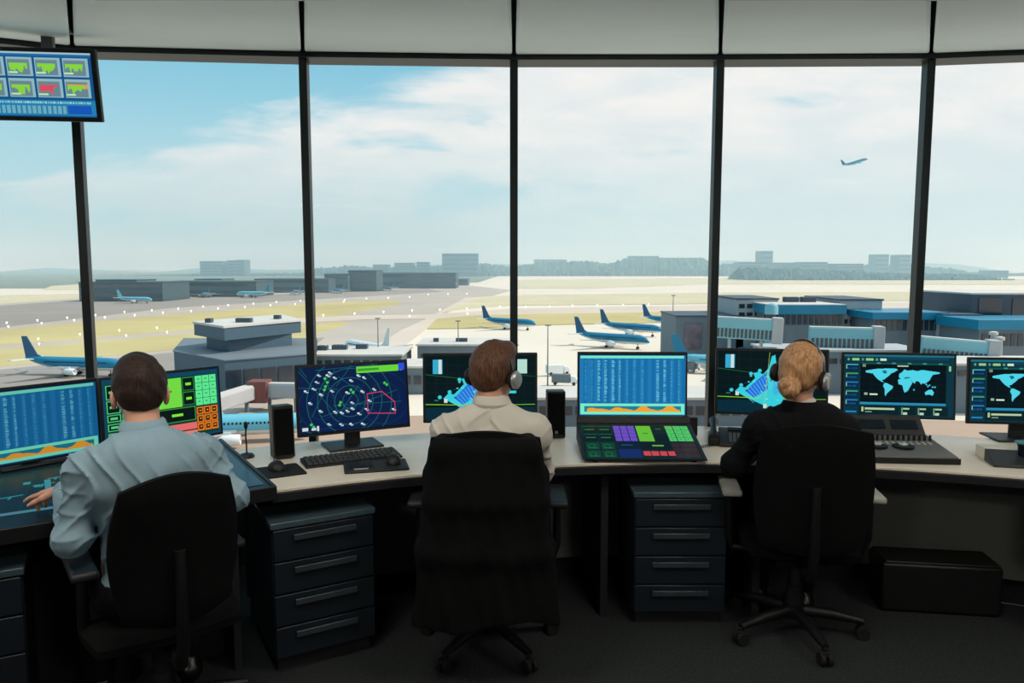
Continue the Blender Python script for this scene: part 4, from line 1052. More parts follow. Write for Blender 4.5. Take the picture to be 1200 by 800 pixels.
# ------------------------------------------------------------------ jacket hung over the middle chair
S = SDF((-.36, -.16, 0), (.36, .22, .90), .007)
for z0, z1, w0, w1 in ((.785, .60, .165, .195), (.60, .40, .195, .215), (.40, .12, .215, .245)):
    for i in range(9):
        u = -1 + 2 * i / 8; S.cap((w0 * u, -.055 - .018 * (1 - u * u), z0), (w1 * u, -.065 - .02 * (1 - u * u) * 1.2, z1), .026, .028, .05)
for s in (-1, 1):
    S.cap((s * .165, -.05, .775), (s * .195, .0, .68), .03, .034, .05); S.cap((s * .195, .0, .68), (s * .225, -.0, .40), .036, .034, .04); S.cap((s * .225, 0, .40), (s * .235, .01, .16), .034, .032, .03)
    for i in range(4): S.cap((s * (.165 - .04 * i), .04, .785), (s * (.2 - .04 * i), .055, .42), .018, .018, .04)
    S.cap((s * .165, -.055, .785), (s * .165, .04, .785), .026, .024, .04)
for i in range(7):
    u = -1 + 2 * i / 6; S.cap((.15 * u, -.055, .792), (.15 * u, .04, .792), .024, .022, .05)
S.warp(lambda X, Y, Z: .008 * np.sin(X * 34 + 2 * np.sin(Z * 7)) * np.clip(1.05 - Z * 1.35, .02, 1) + .002 * np.sin(X * 90 + Z * 25))
S.cut(lambda X, Y, Z: (.13 + .02 * np.sin(X * 12)) - Z + 0 * Y)
t = thing('jacket', 'black jacket draped over the back of the middle office chair', 'jacket', (-.098, 2.745, .145), 0)
j = S.mesh('jacket_body', M_fabric, t)
MB().tube([(-.07, .0, .805), (-.05, -.055, .812), (0, -.07, .814), (.05, -.055, .812), (.07, .0, .805)], [.008, .010, .011, .010, .008], 10).build('jacket_collar', M_fabric, t)
# ------------------------------------------------------------------ outside: airfield 32 m below the cab
GZ = -32.
def gnd(px, py, k=0): v = onz(px, py, GZ); return (v.x, v.y)
M_gr = mat('pale_concrete', (214, 203, 188), .9, var=.05, scale=.012)
M_tar = mat('worn_tarmac', (176, 165, 155), .9, var=.08, scale=.02)
M_tar2 = mat('dark_tarmac', (146, 138, 132), .9, var=.08, scale=.02)
M_lane = mat('light_lane', (200, 186, 172), .9, var=.06, scale=.02)
M_grass = mat('dry_grass', (184, 170, 120), 1., var=.10, scale=.02)
M_grass2 = mat('pale_dry_grass', (196, 186, 156), 1., var=.07, scale=.02)
struct(MB().box2((-14000, -300, GZ - 1), (14000, 16000, GZ)).build('ground', M_gr, smooth=False))
_k = [0]
def patch(name, pts, m):
    _k[0] += 1; z = GZ + .04 * _k[0]
    p = [gnd(*q) for q in pts]; mb = MB().prism(p, GZ - .3, z); o = mb.build(name, m, smooth=False); struct(o); return o
patch('scrubland', [(-400, 338), (100, 338), (100, 342), (560, 331), (600, 318.5), (-400, 318.5)], mat('far_scrub', (112, 122, 108), 1., scale=.01))
patch('salt_flat', [(48, 340), (60, 335), (92, 333), (100, 333), (100, 340)], M_grass2)
# tarmac that fills the left and middle
patch('tarmac', [(-160, 520), (-160, 352), (120, 345), (350, 335), (520, 331), (600, 340), (560, 352), (480, 384), (400, 425), (340, 520)], M_tar)
patch('runway', [(-160, 392), (-160, 366), (0, 358), (95, 352), (350, 344), (500, 338), (520, 342), (350, 352), (200, 361), (0, 384)], M_tar2)
patch('grass_strip', [(-160, 362), (-160, 352), (0, 346), (92, 344), (92, 350), (0, 356)], M_grass2)
patch('grass_strip', [(-160, 424), (-160, 398), (0, 387), (200, 369), (350, 357), (400, 354), (470, 352), (462, 358), (400, 369), (350, 376), (200, 389), (0, 405)], M_grass)
patch('grass_strip', [(-160, 446), (-160, 428), (0, 410), (200, 393), (350, 381), (395, 377), (412, 379), (350, 398), (200, 410), (0, 430)], M_grass)
patch('taxiway', [(-160, 480), (-160, 450), (0, 434), (200, 414), (300, 403), (380, 396), (360, 412), (200, 440), (0, 462)], M_tar2)
patch('taxi_lane', [(350, 379), (350, 373), (420, 370), (500, 369), (600, 362), (840, 358), (1250, 352), (1250, 358), (840, 365), (600, 371), (500, 374), (420, 375)], M_lane)
patch('grass_strip', [(517, 366), (549, 349), (600, 346), (840, 343), (1250, 341), (1250, 350), (840, 356), (600, 358), (548, 362)], M_grass2)
patch('grass_strip', [(482, 386), (500, 375), (560, 370), (600, 369), (840, 365), (870, 366), (870, 374), (840, 377), (640, 381), (560, 385)], M_grass)
patch('grass_strip', [(600, 338), (600, 328), (840, 326), (1250, 328), (1250, 334), (840, 333), (700, 338)], M_grass2)
patch('taxi_lane', [(390, 440), (470, 388), (500, 374), (546, 349), (560, 349), (520, 366), (500, 386), (430, 440)], M_lane)
patch('apron', [(-200, 600), (-200, 540), (100, 500), (300, 492), (620, 488), (900, 492), (1400, 500), (1400, 600)], mat('brown_concrete', (168, 144, 126), .9, var=.06, scale=.05))
# edge lights, as single small lamps on stems
M_rl = mat_emit('runway_lamp_glow', (255, 250, 235), 5.)
rl = None
def lights(pts, label, group):
    global rl
    for px, py in pts:
        p = gnd(px, py); s = p[1] / 420.; s = min(max(s, .5), 1.2) * .75
        if rl is None:
            rl = MB().ball((0, 0, 1.1), (.62, .62, .42), 8).cyl((0, 0, 0), (0, 0, .9), .12, seg=6).build('runway_light', M_rl); o = rl
        else: o = rl.copy(); COL.objects.link(o)
        o.location = (p[0], p[1], GZ + .3); o.scale = (s, s, s); tag(o, label, 'runway light', group)
lights([(8, 380), (44, 377), (79, 374), (112, 371), (146, 367), (178, 365), (209, 363), (238, 360.5), (267.5, 359), (297, 357), (324, 355), (352, 353.5)], 'small white light along the far edge of the left runway', 'lights on the far runway edge')
lights([(10, 384.5), (49, 380.5), (87, 377), (123, 373.5), (158, 371), (191, 368), (224, 366), (255.5, 363), (287, 361), (317, 359), (346, 357.5), (403, 354.5)], 'small white light along the near edge of the left runway', 'lights on the near runway edge')
lights([(45, 399), (94, 393.5), (140, 389), (184, 386), (46, 405), (148, 395), (196, 391), (379, 371), (415.5, 369), (449.5, 367), (483, 365.5)], 'small white light beside the grey taxi strip between the two grass strips', 'lights along the taxi strip')
lights([(404, 352.5), (429.5, 351), (455, 350), (480, 349), (502, 346), (525, 345.5), (547, 345), (480, 372), (515.5, 364.5), (547, 363), (548, 369), (586, 361), (616, 361), (644, 360.5), (671, 359.5), (700, 359), (730, 358.5), (760, 358)], 'small white light around the middle taxiway beyond the turn', 'lights around the middle taxiway')

# ------------------------------------------------------------------ aircraft
M_pb = mat('aircraft_blue', (14, 122, 158), .35, var=.04, scale=.3); M_pd = mat('aircraft_deep_blue', (8, 84, 122), .35, var=.04, scale=.3)
M_pl = mat('aircraft_pale_blue', (100, 182, 204), .35, var=.04, scale=.3); M_pw = mat('aircraft_white', (222, 228, 228), .35, var=.03, scale=.3)
M_pg = mat('aircraft_grey', (150, 158, 164), .4, var=.05, scale=.3); M_pk = mat('aircraft_window', (24, 34, 44), .15)
def airliner(label, body, fin, belly, loc, rz, pitch=0., gear=True, group=None, s=1.):
    t = thing('airliner', label, 'aeroplane', loc, rz, group); t.rotation_euler = (0, -pitch, rz); t.scale = (s, s, s)
    ZC = 3.9; st = [(-17.2, .25, 1.5), (-15, .8, 1.15), (-12, 1.3, .7), (-8, 1.75, .2), (-4, 1.92, 0), (6, 1.92, 0), (12, 1.9, 0), (14.2, 1.72, -.12), (15.8, 1.35, -.35), (16.9, .85, -.6), (17.5, .25, -.75)]
    seg = 20; mb = MB(); vs = []
    for x, r_, dz in st:
        for k in range(seg):
            a = 2 * math.pi * (k + .5) / seg; vs.append((x, r_ * math.cos(a), ZC + dz + r_ * 1.04 * math.sin(a)))
    top = []; bot = []
    for i in range(len(st) - 1):
        for k in range(seg):
            f = (i * seg + k, i * seg + (k + 1) % seg, (i + 1) * seg + (k + 1) % seg, (i + 1) * seg + k); (bot if 11 <= k <= 17 else top).append(f)
    mb.add(vs, top, 0); mb.f += bot; mb.m += [1] * len(bot)
    mb.f += [tuple(range(seg)), tuple((len(st) - 1) * seg + k for k in range(seg))]; mb.m += [0, 0]
    fu = mb.build('fuselage', [body, belly], t)
    w = MB()
    for sd in (-1, 1):
        for i in range(30): w.box((-9 + i * .72, sd * 1.86, ZC + .55), (.34, .14, .42))
    w.build('window_row', M_pk, fu)
    ck = MB(); ck.box((15.15, 0, ZC + .62), (.9, 2.2, .5)); ck.build('cockpit_window', M_pk, fu)
    for sd in (-1, 1):
        wg = MB(); pl = [(3.6, 1.2), (-.6, 9.), (-3.6, 17.0), (-5.2, 17.0), (-3.4, 6.), (-3.6, 1.2)]; zz = [2.7, 3.35, 4.1, 4.1, 3.1, 2.7]
        pts = [(x, sd * y) for x, y in pl]
        if sd < 0: pts, zz = pts[::-1], zz[::-1]
        th = [.55 if abs(p[1]) < 2 else (.34 if abs(p[1]) < 12 else .14) for p in pts]
        wg.prism(pts, zz, [a + b for a, b in zip(zz, th)]);
        pass; wg.build('wing', M_pg if belly is not M_pl else belly, t)
        en = MB().lathe((2.6, sd * 5.4, 2.15), [(.62, -2.1), (.95, -1.2), (1.05, .4), (1.0, 1.7), (.86, 1.9), (.8, 1.2)], 20, rot=Matrix.Rotation(R(90), 3, 'Y')); en.box((1.3, sd * 5.4, 3.1), (3., .3, .9))
        en.build('engine', belly, t)
        hp_ = [(-13.2, sd * .8), (-16.4, sd * 6.4), (-17.6, sd * 6.4), (-16.2, sd * .8)]; 
        MB().prism(hp_[::sd], ZC + 1.1, ZC + 1.35).build('tailplane', M_pw if belly is not M_pl else belly, t)
    fn = MB().extr([(-10.6, ZC + 1.6), (-13.0, ZC + 2.6), (-16.4, ZC + 8.2), (-18.2, ZC + 8.2), (-17.0, ZC + 1.3)], 'y', -.16, .16); fn.build('tail_fin', fin, t)
    if gear:
        for gx, gy in ((12.2, 0), (-.8, 2.7), (-.8, -2.7)):
            g_ = MB().cyl((gx, gy, .5), (gx, gy, 2.6), .16, seg=8)
            for s_ in (-1, 1): g_.cyl((gx, gy + s_ * .22, .55), (gx, gy + s_ * .5, .55), .55, seg=14)
            g_.build('landing_gear', M_pk, t)
    return t
def plane(label, tail, nose, body=M_pb, fin=M_pd, belly=M_pw, s=1., **kw):
    """tail, nose: ground points (x, y)"""
    a, b = Vector(tail), Vector(nose); d = (b - a).normalized(); c = a + d * 17.4 * s
    return airliner(label, body, fin, belly, (c.x, c.y, GZ), math.atan2(d.y, d.x), s=s, **kw)
def xd(px, d): return ((px - 600) / 876. * d, d)
plane('blue airliner with dark tail parked at the far left beside the grass', xd(28, 232), (xd(28, 232)[0] + 34, 226))
plane('blue airliner taxiing right, crossing the middle mullion', (-16, 413), (14, 392))
plane('nearest whole blue airliner, parked in front of two others', (27.5, 322), (57, 300))
plane('blue airliner parked second in the row of three', (45, 378), (75, 352))
plane('blue airliner parked last in the row of three, nose behind the grey building', (75, 428), (105, 402))
plane('pale blue airliner with its tail rising right of the three parked ones', (51.5, 238), (84, 230), body=M_pl, fin=M_pb)
plane('white airliner seen from behind near the middle-left low roofs', (-43, 262), (-60, 284), body=M_pw, fin=M_pw)
plane('pale airliner parked close under the tower behind the left speaker', (-72, 136), (-38, 142), body=M_pl, fin=M_pw)
plane('blue airliner at the far left terminal, tail to the left', (-362, 690), (-328, 684), body=M_pl, fin=M_pl, s=1.)
plane('blue airliner facing the far terminal, second from the left', (-322, 800), (-340, 826), body=M_pb, fin=M_pb)
plane('large pale blue airliner at the far terminal, tail to the right', (-258, 800), (-295, 812), body=M_pl, fin=M_pb, s=1.2)
plane('distant blue airliner at the far terminal left of the second mullion', (-248, 880), (-262, 905), body=M_pb, fin=M_pb)
plane('distant blue airliner right of the second mullion', (-205, 920), (-225, 946), body=M_pb, fin=M_pb)
plane('most distant blue airliner, beside the end of the far terminal', (-160, 1020), (-180, 1046), body=M_pb, fin=M_pb)
plane('blue airliner whose tail shows above the airport-plan monitor by the blonde woman', (83, 230), (80, 262), body=M_pb, fin=M_pb)
q = aty(1003, 190, 960); airliner('blue airliner climbing in the sky at the right', M_pb, M_pd, M_pl, (q.x, q.y, q.z - 4), R(8), pitch=R(17), gear=False)

# ------------------------------------------------------------------ buildings
M_bg = mat('grey_cladding', (106, 118, 126), .7, var=.06, scale=.2); M_bd = mat('dark_cladding', (62, 78, 92), .6, var=.08, scale=.2)
M_bl = mat('light_cladding', (168, 170, 172), .7, var=.05, scale=.2); M_broof = mat('pale_roof_membrane', (196, 192, 186), .8, var=.06, scale=.2)
M_blue = mat('blue_roof_sheet', (8, 124, 158), .4, var=.06, scale=.2); M_teal = mat('teal_panel', (120, 176, 186), .45, var=.05, scale=.2)
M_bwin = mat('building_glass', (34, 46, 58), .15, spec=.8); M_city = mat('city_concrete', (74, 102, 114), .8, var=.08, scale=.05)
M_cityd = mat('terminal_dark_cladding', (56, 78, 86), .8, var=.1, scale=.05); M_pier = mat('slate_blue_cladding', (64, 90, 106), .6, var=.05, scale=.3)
def bbox_(px0, px1, ytop, d, depth, zb=GZ, skew=0.):
    a = aty(px0, ytop, d); b = aty(px1, ytop, d); return a.x, b.x, d, d + depth, zb, a.z
def block(t, name, m, x0, x1, y0, y1, z0, z1, roof=None, lip=.5):
    o = t.location
    b = MB().box2((x0 - o.x, y0 - o.y, z0 - o.z), (x1 - o.x, y1 - o.y, z1 - o.z)).build(name, m, t, smooth=False)
    if roof: MB().box2((x0 - o.x - lip, y0 - o.y - lip, z1 - o.z - .02), (x1 - o.x + lip, y1 - o.y + lip, z1 - o.z + .5)).build('roof', roof, t, smooth=False)
    return b
def winrow(t, x0, x1, y, z0, z1, n, m=None, name='window', gap=.3):
    o = t.location; w = (x1 - x0) / n
    for i in range(n): MB().box2((x0 + w * (i + gap / 2) - o.x, y - .25 - o.y, z0 - o.z), (x0 + w * (i + 1 - gap / 2) - o.x, y + .1 - o.y, z1 - o.z)).build(name, m or M_bwin, t, smooth=False)
def bthing(label, px0, px1, ytop, d, depth, m, roof=None, rows=(), name='building', cat='building', n=8, lip=.5, extra=None):
    x0, x1, y0, y1, zb, zt = bbox_(px0, px1, ytop, d, depth); t = thing(name, label, cat, ((x0 + x1) / 2, (y0 + y1) / 2, GZ)); bpy.context.view_layer.update()
    block(t, 'walls', m, x0, x1, y0, y1, zb, zt, roof, lip)
    for r_ in rows: winrow(t, x0 + (x1 - x0) * .02, x1 - (x1 - x0) * .02, y0, aty(0, r_[1], d).z, aty(0, r_[0], d).z, n)
    return t, (x0, x1, y0, y1, zb, zt)
# pier building with the overhanging lookout storey, left
d = 205.; x0 = xd(240, d)[0]; x1 = xd(342, d + 10)[0]
t = thing('pier_building', 'dark blue-grey pier building with an overhanging top storey, behind the left speaker', 'building', ((x0 + x1) / 2, d + 12, GZ))
A = (xd(228, 208)[0], 208); B_ = (xd(263, 192)[0], 192); C_ = (xd(353, 216)[0], 216); D_ = (xd(330, 240)[0], 240)
zt = aty(263, 383, 192).z; zb_ = aty(263, 399, 192).z; o = t.location
def pr(t, pts, z0, z1, nm, m): 
    o = t.location; return MB().prism([(p[0] - o.x, p[1] - o.y) for p in pts], z0 - o.z, z1 - o.z).build(nm, m, t, smooth=False)
pr(t, [A, B_, C_, D_], zb_, zt, 'lookout_storey', M_pier)
pr(t, [(A[0] - .4, A[1]), (B_[0], B_[1] - .4), (C_[0] + .4, C_[1]), (D_[0], D_[1] + .4)], zt - .3, zt + .25, 'roof', M_broof)
zn = aty(263, 416, 192).z
pr(t, [(xd(242, 207)[0], 207), (xd(268, 197)[0], 197), (xd(342, 213)[0], 213), (xd(330, 232)[0], 232)], zn - 2, zb_, 'recessed_storey', M_pier)
lz = aty(300, 417, 190).z
pr(t, [(xd(203, 200)[0], 200), (xd(262, 180)[0], 180), (xd(362, 193)[0], 193), (xd(372, 235)[0], 235), (xd(215, 235)[0], 235)], GZ, lz, 'lower_block', M_pier)
pr(t, [(xd(203, 200)[0] - .3, 200), (xd(262, 180)[0], 179.6), (xd(362, 193)[0] + .3, 193), (xd(372, 235)[0], 235), (xd(215, 235)[0], 235)], lz, lz + .3, 'roof', M_bg)
a = Vector((xd(262, 180)[0], 180)); b = Vector((xd(362, 193)[0], 193)); ang = math.atan2((b - a).y, (b - a).x)
for i in range(5):
    p = a + (b - a) * (i + .5) / 5.; w = MB().box((0, 0, 0), ((b - a).length / 5 * .86, .3, 4.2)).build('window', M_bwin, t, smooth=False); w.location = (p.x - o.x, p.y - o.y - .1, lz - 4.5 - o.z); w.rotation_euler = (0, 0, ang)
for px, dd, s_ in ((246, 204, 1.0), (287, 205, 2.6), (326, 218, 1.1)):
    v = xd(px, dd); w = MB().box((v[0] - o.x, v[1] - o.y, zt + .8 - o.z), (s_ * 1.6, 2, 1.2)).build('roof_vent', M_bd, t, smooth=False)
# jet bridge towards it
t = thing('jet_bridge', 'pale jet bridge with a red-brown end, below the pier building', 'jet bridge', (xd(300, 165)[0], 165, GZ)); o = t.location
def bridge(t, p0, p1, z0, z1, w, h, m, legm, glass=None):
    o = t.location; a = Vector((p0[0] - o.x, p0[1] - o.y, z0 - o.z)); b = Vector((p1[0] - o.x, p1[1] - o.y, z1 - o.z)); d_ = b - a; L = d_.length; yaw = math.atan2(d_.y, d_.x)
    x = MB().box((0, 0, 0), (L, w, h)).build('tunnel', m, t, bevel=.3, smooth=False); x.location = (a + b) / 2; x.rotation_euler = (0, -math.asin(d_.z / L), yaw)
    y = MB().box((0, 0, h / 2 + .1), (L, w * .8, .25)).build('tunnel_roof', M_broof if glass is None else m, x, smooth=False)
    if glass:
        n = int(L / 1.6)
        g_ = MB()
        for i in range(n): g_.box((-L / 2 + (i + .5) * L / n, 0, -h * .25), (L / n * .7, w + .1, h * .7))
        g_.build('glazing', glass, x, smooth=False)
    for u in (.25, .8):
        p = a + d_ * u; MB().box((p.x, p.y, (p.z - h / 2) / 2), (.7, .7, p.z - h / 2)).build('support_leg', legm, t, smooth=False)
    return x
bridge(t, xd(222, 150), xd(300, 176), aty(0, 482, 150).z, aty(0, 457, 176).z, 3, 3.2, M_bl, M_bg)
bridge(t, xd(300, 176), xd(356, 170), aty(0, 457, 176).z, aty(0, 458, 170).z, 3, 3.2, M_bl, M_bg)
MB().box((xd(302, 174)[0] - o.x, 174 - o.y, aty(0, 458, 174).z - o.z), (4.4, 4.6, 5.)).build('bridge_head', mat('red_brown_panel', (120, 70, 66), .6), t, smooth=False)
# middle blocks in front of the apron
bthing('grey flat-roofed building with dark roof vents, above the radar-map monitor', 366, 470, 417, 215, 22, M_bg, M_broof, rows=((422, 431),), n=9)
t, e = bthing('violet-grey flat-roofed building behind the middle man', 489, 606, 405, 228, 20, M_bg, M_broof, rows=((415, 424), (434, 446)), n=9)
o = t.location
for px in (511, 541): 
    v = xd(px, 236); MB().box((v[0] - o.x, v[1] - o.y, e[5] + .9 - o.z), (1.6 if px == 511 else 3.6, 2, 1.4)).build('roof_vent', M_bd, t, smooth=False)
bthing('low grey building strip between the radar-map and airport-plan monitors', 470, 508, 431, 196, 16, M_bg, M_broof, n=3, rows=((440, 450),))
bthing('long low violet-grey building in front of the parked airliners', 610, 905, 468, 152, 14, M_bg, M_broof, rows=((476, 486),), n=20)
# grey building with folded wall right of the parked airliners
t, e = bthing('grey service building beside the fourth mullion, with a blue-grey end wall', 792, 872, 371, 262, 26, M_bg, M_bd, n=6, lip=.3)
o = t.location; MB().box((xd(812, 262)[0] - o.x, 261.8 - o.y, aty(0, 394, 262).z - o.z), (6, .4, 9)).build('wall_mural', mat('mural_brown', (110, 96, 104), .7, var=.4, scale=.25), t, smooth=False)
# right-hand terminal
bthing('stepped grey terminal block with roof plant, right of the fourth mullion', 864, 912, 351, 262, 30, M_bl, M_bd, rows=((356, 361), (366, 370)), n=5, lip=.3)
t, e = bthing('terminal wing with wide blue roof and a row of tall windows', 905, 990, 361, 246, 26, M_bg, None, rows=((368, 380),), n=12)
o = t.location; MB().box2((e[0] - o.x - 1, e[2] - o.y - 1.6, e[5] - o.z - 1.9), (e[1] - o.x, e[3] - o.y, e[5] - o.z + 1)).build('blue_roof', M_blue, t, smooth=False)
MB().box2((e[0] - o.x - 1.2, e[2] - o.y - 1.2, e[5] - o.z + 1.01), (e[1] - o.x, e[3] - o.y, e[5] - o.z + 1.3)).build('roof_membrane', M_broof, t, smooth=False)
vt = MB(); 
for px in (925, 945): v = xd(px, 262); vt = MB().box((v[0] - o.x, v[1] - o.y, e[5] + 2.2 - o.z), (5, 3, 1.8)).build('roof_plant', M_bd, t, bevel=.3, smooth=False)
t = thing('stair_tower', 'rounded teal stair tower at the end of the blue-roofed terminal wing', 'stair tower', (xd(903, 243)[0], 243, GZ)); zz = aty(0, 355, 243).z
MB().lathe((0, 0, 0), [(2.1, 0), (2.1, zz - GZ - 1.2), (1.6, zz - GZ - .4), (.4, zz - GZ)], 24).build('tower_wall', M_teal, t)
MB().lathe((0, 0, zz - GZ - 6), [(2.15, 0), (2.15, 2.4)], 24).build('window_ring', M_bwin, t)
bthing('plain grey terminal block left of the last mullion', 985, 1034, 352, 252, 30, M_bl, M_bd, rows=((362, 368), (374, 379)), n=5, lip=.4)
t, e = bthing('lower terminal wing with a blue roof crossing behind the last mullion', 1024, 1110, 368, 236, 22, M_bg, None, rows=((375, 387),), n=13)
o = t.location; MB().box2((e[0] - o.x - 1, e[2] - o.y - 1.4, e[5] - o.z - 1.6), (e[1] - o.x, e[3] - o.y, e[5] - o.z + .6)).build('blue_roof', M_blue, t, smooth=False)
bthing('small grey terminal block with a dark opening, right of the last mullion', 1106, 1150, 370, 232, 24, M_bl, M_bd, rows=((375, 379),), n=2, lip=.3)
t, e = bthing('large dark glass-fronted building at the right edge', 1139, 1262, 345, 240, 34, M_bd, M_broof, n=3, lip=.4, rows=((349, 371),))
t, e = bthing('near blue-roofed terminal wing at the right edge', 1148, 1262, 377, 214, 20, M_bg, None, rows=((391, 405),), n=13)
o = t.location; MB().box2((e[0] - o.x - 1.2, e[2] - o.y - 1.4, e[5] - o.z - 2.2), (e[1] - o.x, e[3] - o.y, e[5] - o.z + .6)).build('blue_roof', M_blue, t, smooth=False)
for (pa, pb, za, zb2, lab) in ((838, 906, 377, 381, 'pale teal jet bridge directly right of the fourth mullion'), (948, 1024, 389, 391, 'pale teal jet bridge above the blonde woman\'s head'), (1078, 1158, 401, 408, 'pale teal jet bridge right of the last mullion')):
    dA = 205 if pa != 1078 else 190; t = thing('jet_bridge', lab, 'jet bridge', (xd((pa + pb) / 2, dA)[0], dA, GZ))
    x = bridge(t, xd(pa, dA), xd(pb, dA - 4), aty(0, za + 6, dA).z, aty(0, zb2 + 6, dA - 4).z, 3.4, 5.6, M_teal, M_bl, glass=None)
    n = 14; L = abs(xd(pb, dA - 4)[0] - xd(pa, dA)[0])
    for i in range(n): MB().box((-L / 2 + (i + .5) * L / n, -1.75, -1.2), (L / n * .62, .14, 2.4)).build('pane', M_bwin, x, smooth=False)
    MB().box((L / 2 + 1.2, 0, 0), (2.8, 4.4, 7)).build('bridge_head', M_bl, x, bevel=.3, smooth=False)
for px, y0, dd in ((1164, 388, 200), (1172, 394, 196)):
    t = thing('vent_stack', 'steel vent stack with flared cap, ' + ('taller, left of the pair' if px == 1164 else 'shorter, right of the pair'), 'vent', (xd(px, dd)[0], dd, GZ)); zz = aty(0, y0, dd).z - GZ
    MB().lathe((0, 0, 0), [(.7, 0), (.7, zz - 1)], 16).build('pipe', M_bl, t); MB().lathe((0, 0, zz - 1), [(1.1, 0), (1.1, .8), (.3, 1)], 16).build('cap', M_broof, t)
bthing('violet-grey low annexe between the world-map monitors', 1090, 1262, 428, 170, 14, M_bg, M_broof, n=12, rows=((434, 440),))
bthing('violet-grey low annexe behind the blonde woman and her monitor', 905, 1086, 412, 196, 16, M_bg, M_bl, n=14, rows=((420, 426),))
for px, dd, sx, lab in ((378, 226, 3., 'grey roof unit at the left end of the low roof above the radar-map monitor'), (398, 228, 4.5, 'wide grey roof unit on the low roof above the radar-map monitor'), (424, 230, 3.5, 'grey roof unit left of the light mast on the low roof')):
    t = thing('roof_unit', lab, 'roof unit', (xd(px, dd)[0], dd, aty(0, 417, 215).z + .5)); MB().box((0, 0, .7), (sx, 2.4, 1.4)).build('unit_casing', M_bd, t, bevel=.15, smooth=False); MB().box((0, 0, 1.5), (sx * .6, 1.4, .3)).build('unit_fan_cover', M_broof, t, smooth=False)
def truck(px, py, rz, lab, col):
    p = gnd(px, py); t = thing('service_truck', lab, 'truck', (p[0], p[1], GZ + .3), R(rz), 'service trucks on the apron')
    MB().extr([(2.2, .5), (2.2, 2.6), (3.4, 2.5), (4.1, 1.6), (4.2, .5)], 'y', -1.1, 1.1).build('cab', M_pw, t, bevel=.08); MB().box((-.6, 0, 1.9), (5.2, 2.2, 2.4)).build('cargo_box', col, t, bevel=.06)
    for x in (-2.2, 3.1):
        for y in (-1, 1): MB().cyl((x, y * .8, .5), (x, y * 1.15, .5), .5, seg=14).build('wheel', M_pk, t)
truck(652, 440, 20, 'white service truck left of the twin screen console, farther of two', M_pw); truck(660, 452, -10, 'grey service truck left of the twin screen console, nearer of two', M_bg); truck(812, 436, 60, 'grey service truck between the twin screen console and the fourth mullion', M_bg)
# light masts
def mast(px, ytop, ybase, d, lab):
    t = thing('light_mast', lab, 'light mast', (xd(px, d)[0], d, GZ)); zz = aty(0, ytop, d).z - GZ
    MB().cyl((0, 0, 0), (0, 0, zz), .22, .12, seg=8).build('pole', M_bg, t); MB().box((0, 0, zz), (1.6, .6, .3)).build('lamp_head', M_bg, t)
for a_ in ((443, 373, 0, 235, 'tall thin light mast above the radar-map monitor'), (537, 376, 0, 235, 'thin mast on the roof left of the middle man'), (642, 381, 0, 210, 'thin light mast between the middle man and the speaker'), (788, 346, 0, 300, 'light mast left of the grey service building'), (1103, 351, 0, 260, 'light mast right of the last mullion, left of the pair'), (1118, 351, 0, 260, 'light mast right of the last mullion, right of the pair')): mast(*a_)

# far terminal and city
def far(px0, px1, ytop, d, depth, m, lab, floors=3, name='building'):
    x0, x1, y0, y1, zb, zt = bbox_(px0, px1, ytop, d, depth); t = thing(name, lab, 'building', ((x0 + x1) / 2, y0, GZ)); o = t.location
    block(t, 'walls', m, x0, x1, y0, y1, GZ, zt, m, lip=.6)
    hgt = zt - GZ
    for k in range(floors):
        z = GZ + hgt * (k + .45) / floors; MB().box2((x0 - o.x + 1, y0 - o.y - .3, z - o.z), (x1 - o.x - 1, y0 - o.y + .1, z + hgt / floors * .4 - o.z)).build('window_band', M_bwin, t, smooth=False)
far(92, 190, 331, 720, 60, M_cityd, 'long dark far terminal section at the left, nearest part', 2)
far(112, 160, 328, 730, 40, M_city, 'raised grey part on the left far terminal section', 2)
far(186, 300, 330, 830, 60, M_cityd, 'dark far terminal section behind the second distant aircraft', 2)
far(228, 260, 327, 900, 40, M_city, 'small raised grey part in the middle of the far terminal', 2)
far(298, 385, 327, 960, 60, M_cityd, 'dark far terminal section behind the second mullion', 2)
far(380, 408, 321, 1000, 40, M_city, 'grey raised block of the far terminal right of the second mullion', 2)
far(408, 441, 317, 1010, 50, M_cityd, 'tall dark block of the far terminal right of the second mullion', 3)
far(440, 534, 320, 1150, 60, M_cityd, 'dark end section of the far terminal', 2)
far(532, 548, 327, 1330, 60, M_cityd, 'low dark tip of the far terminal', 1)
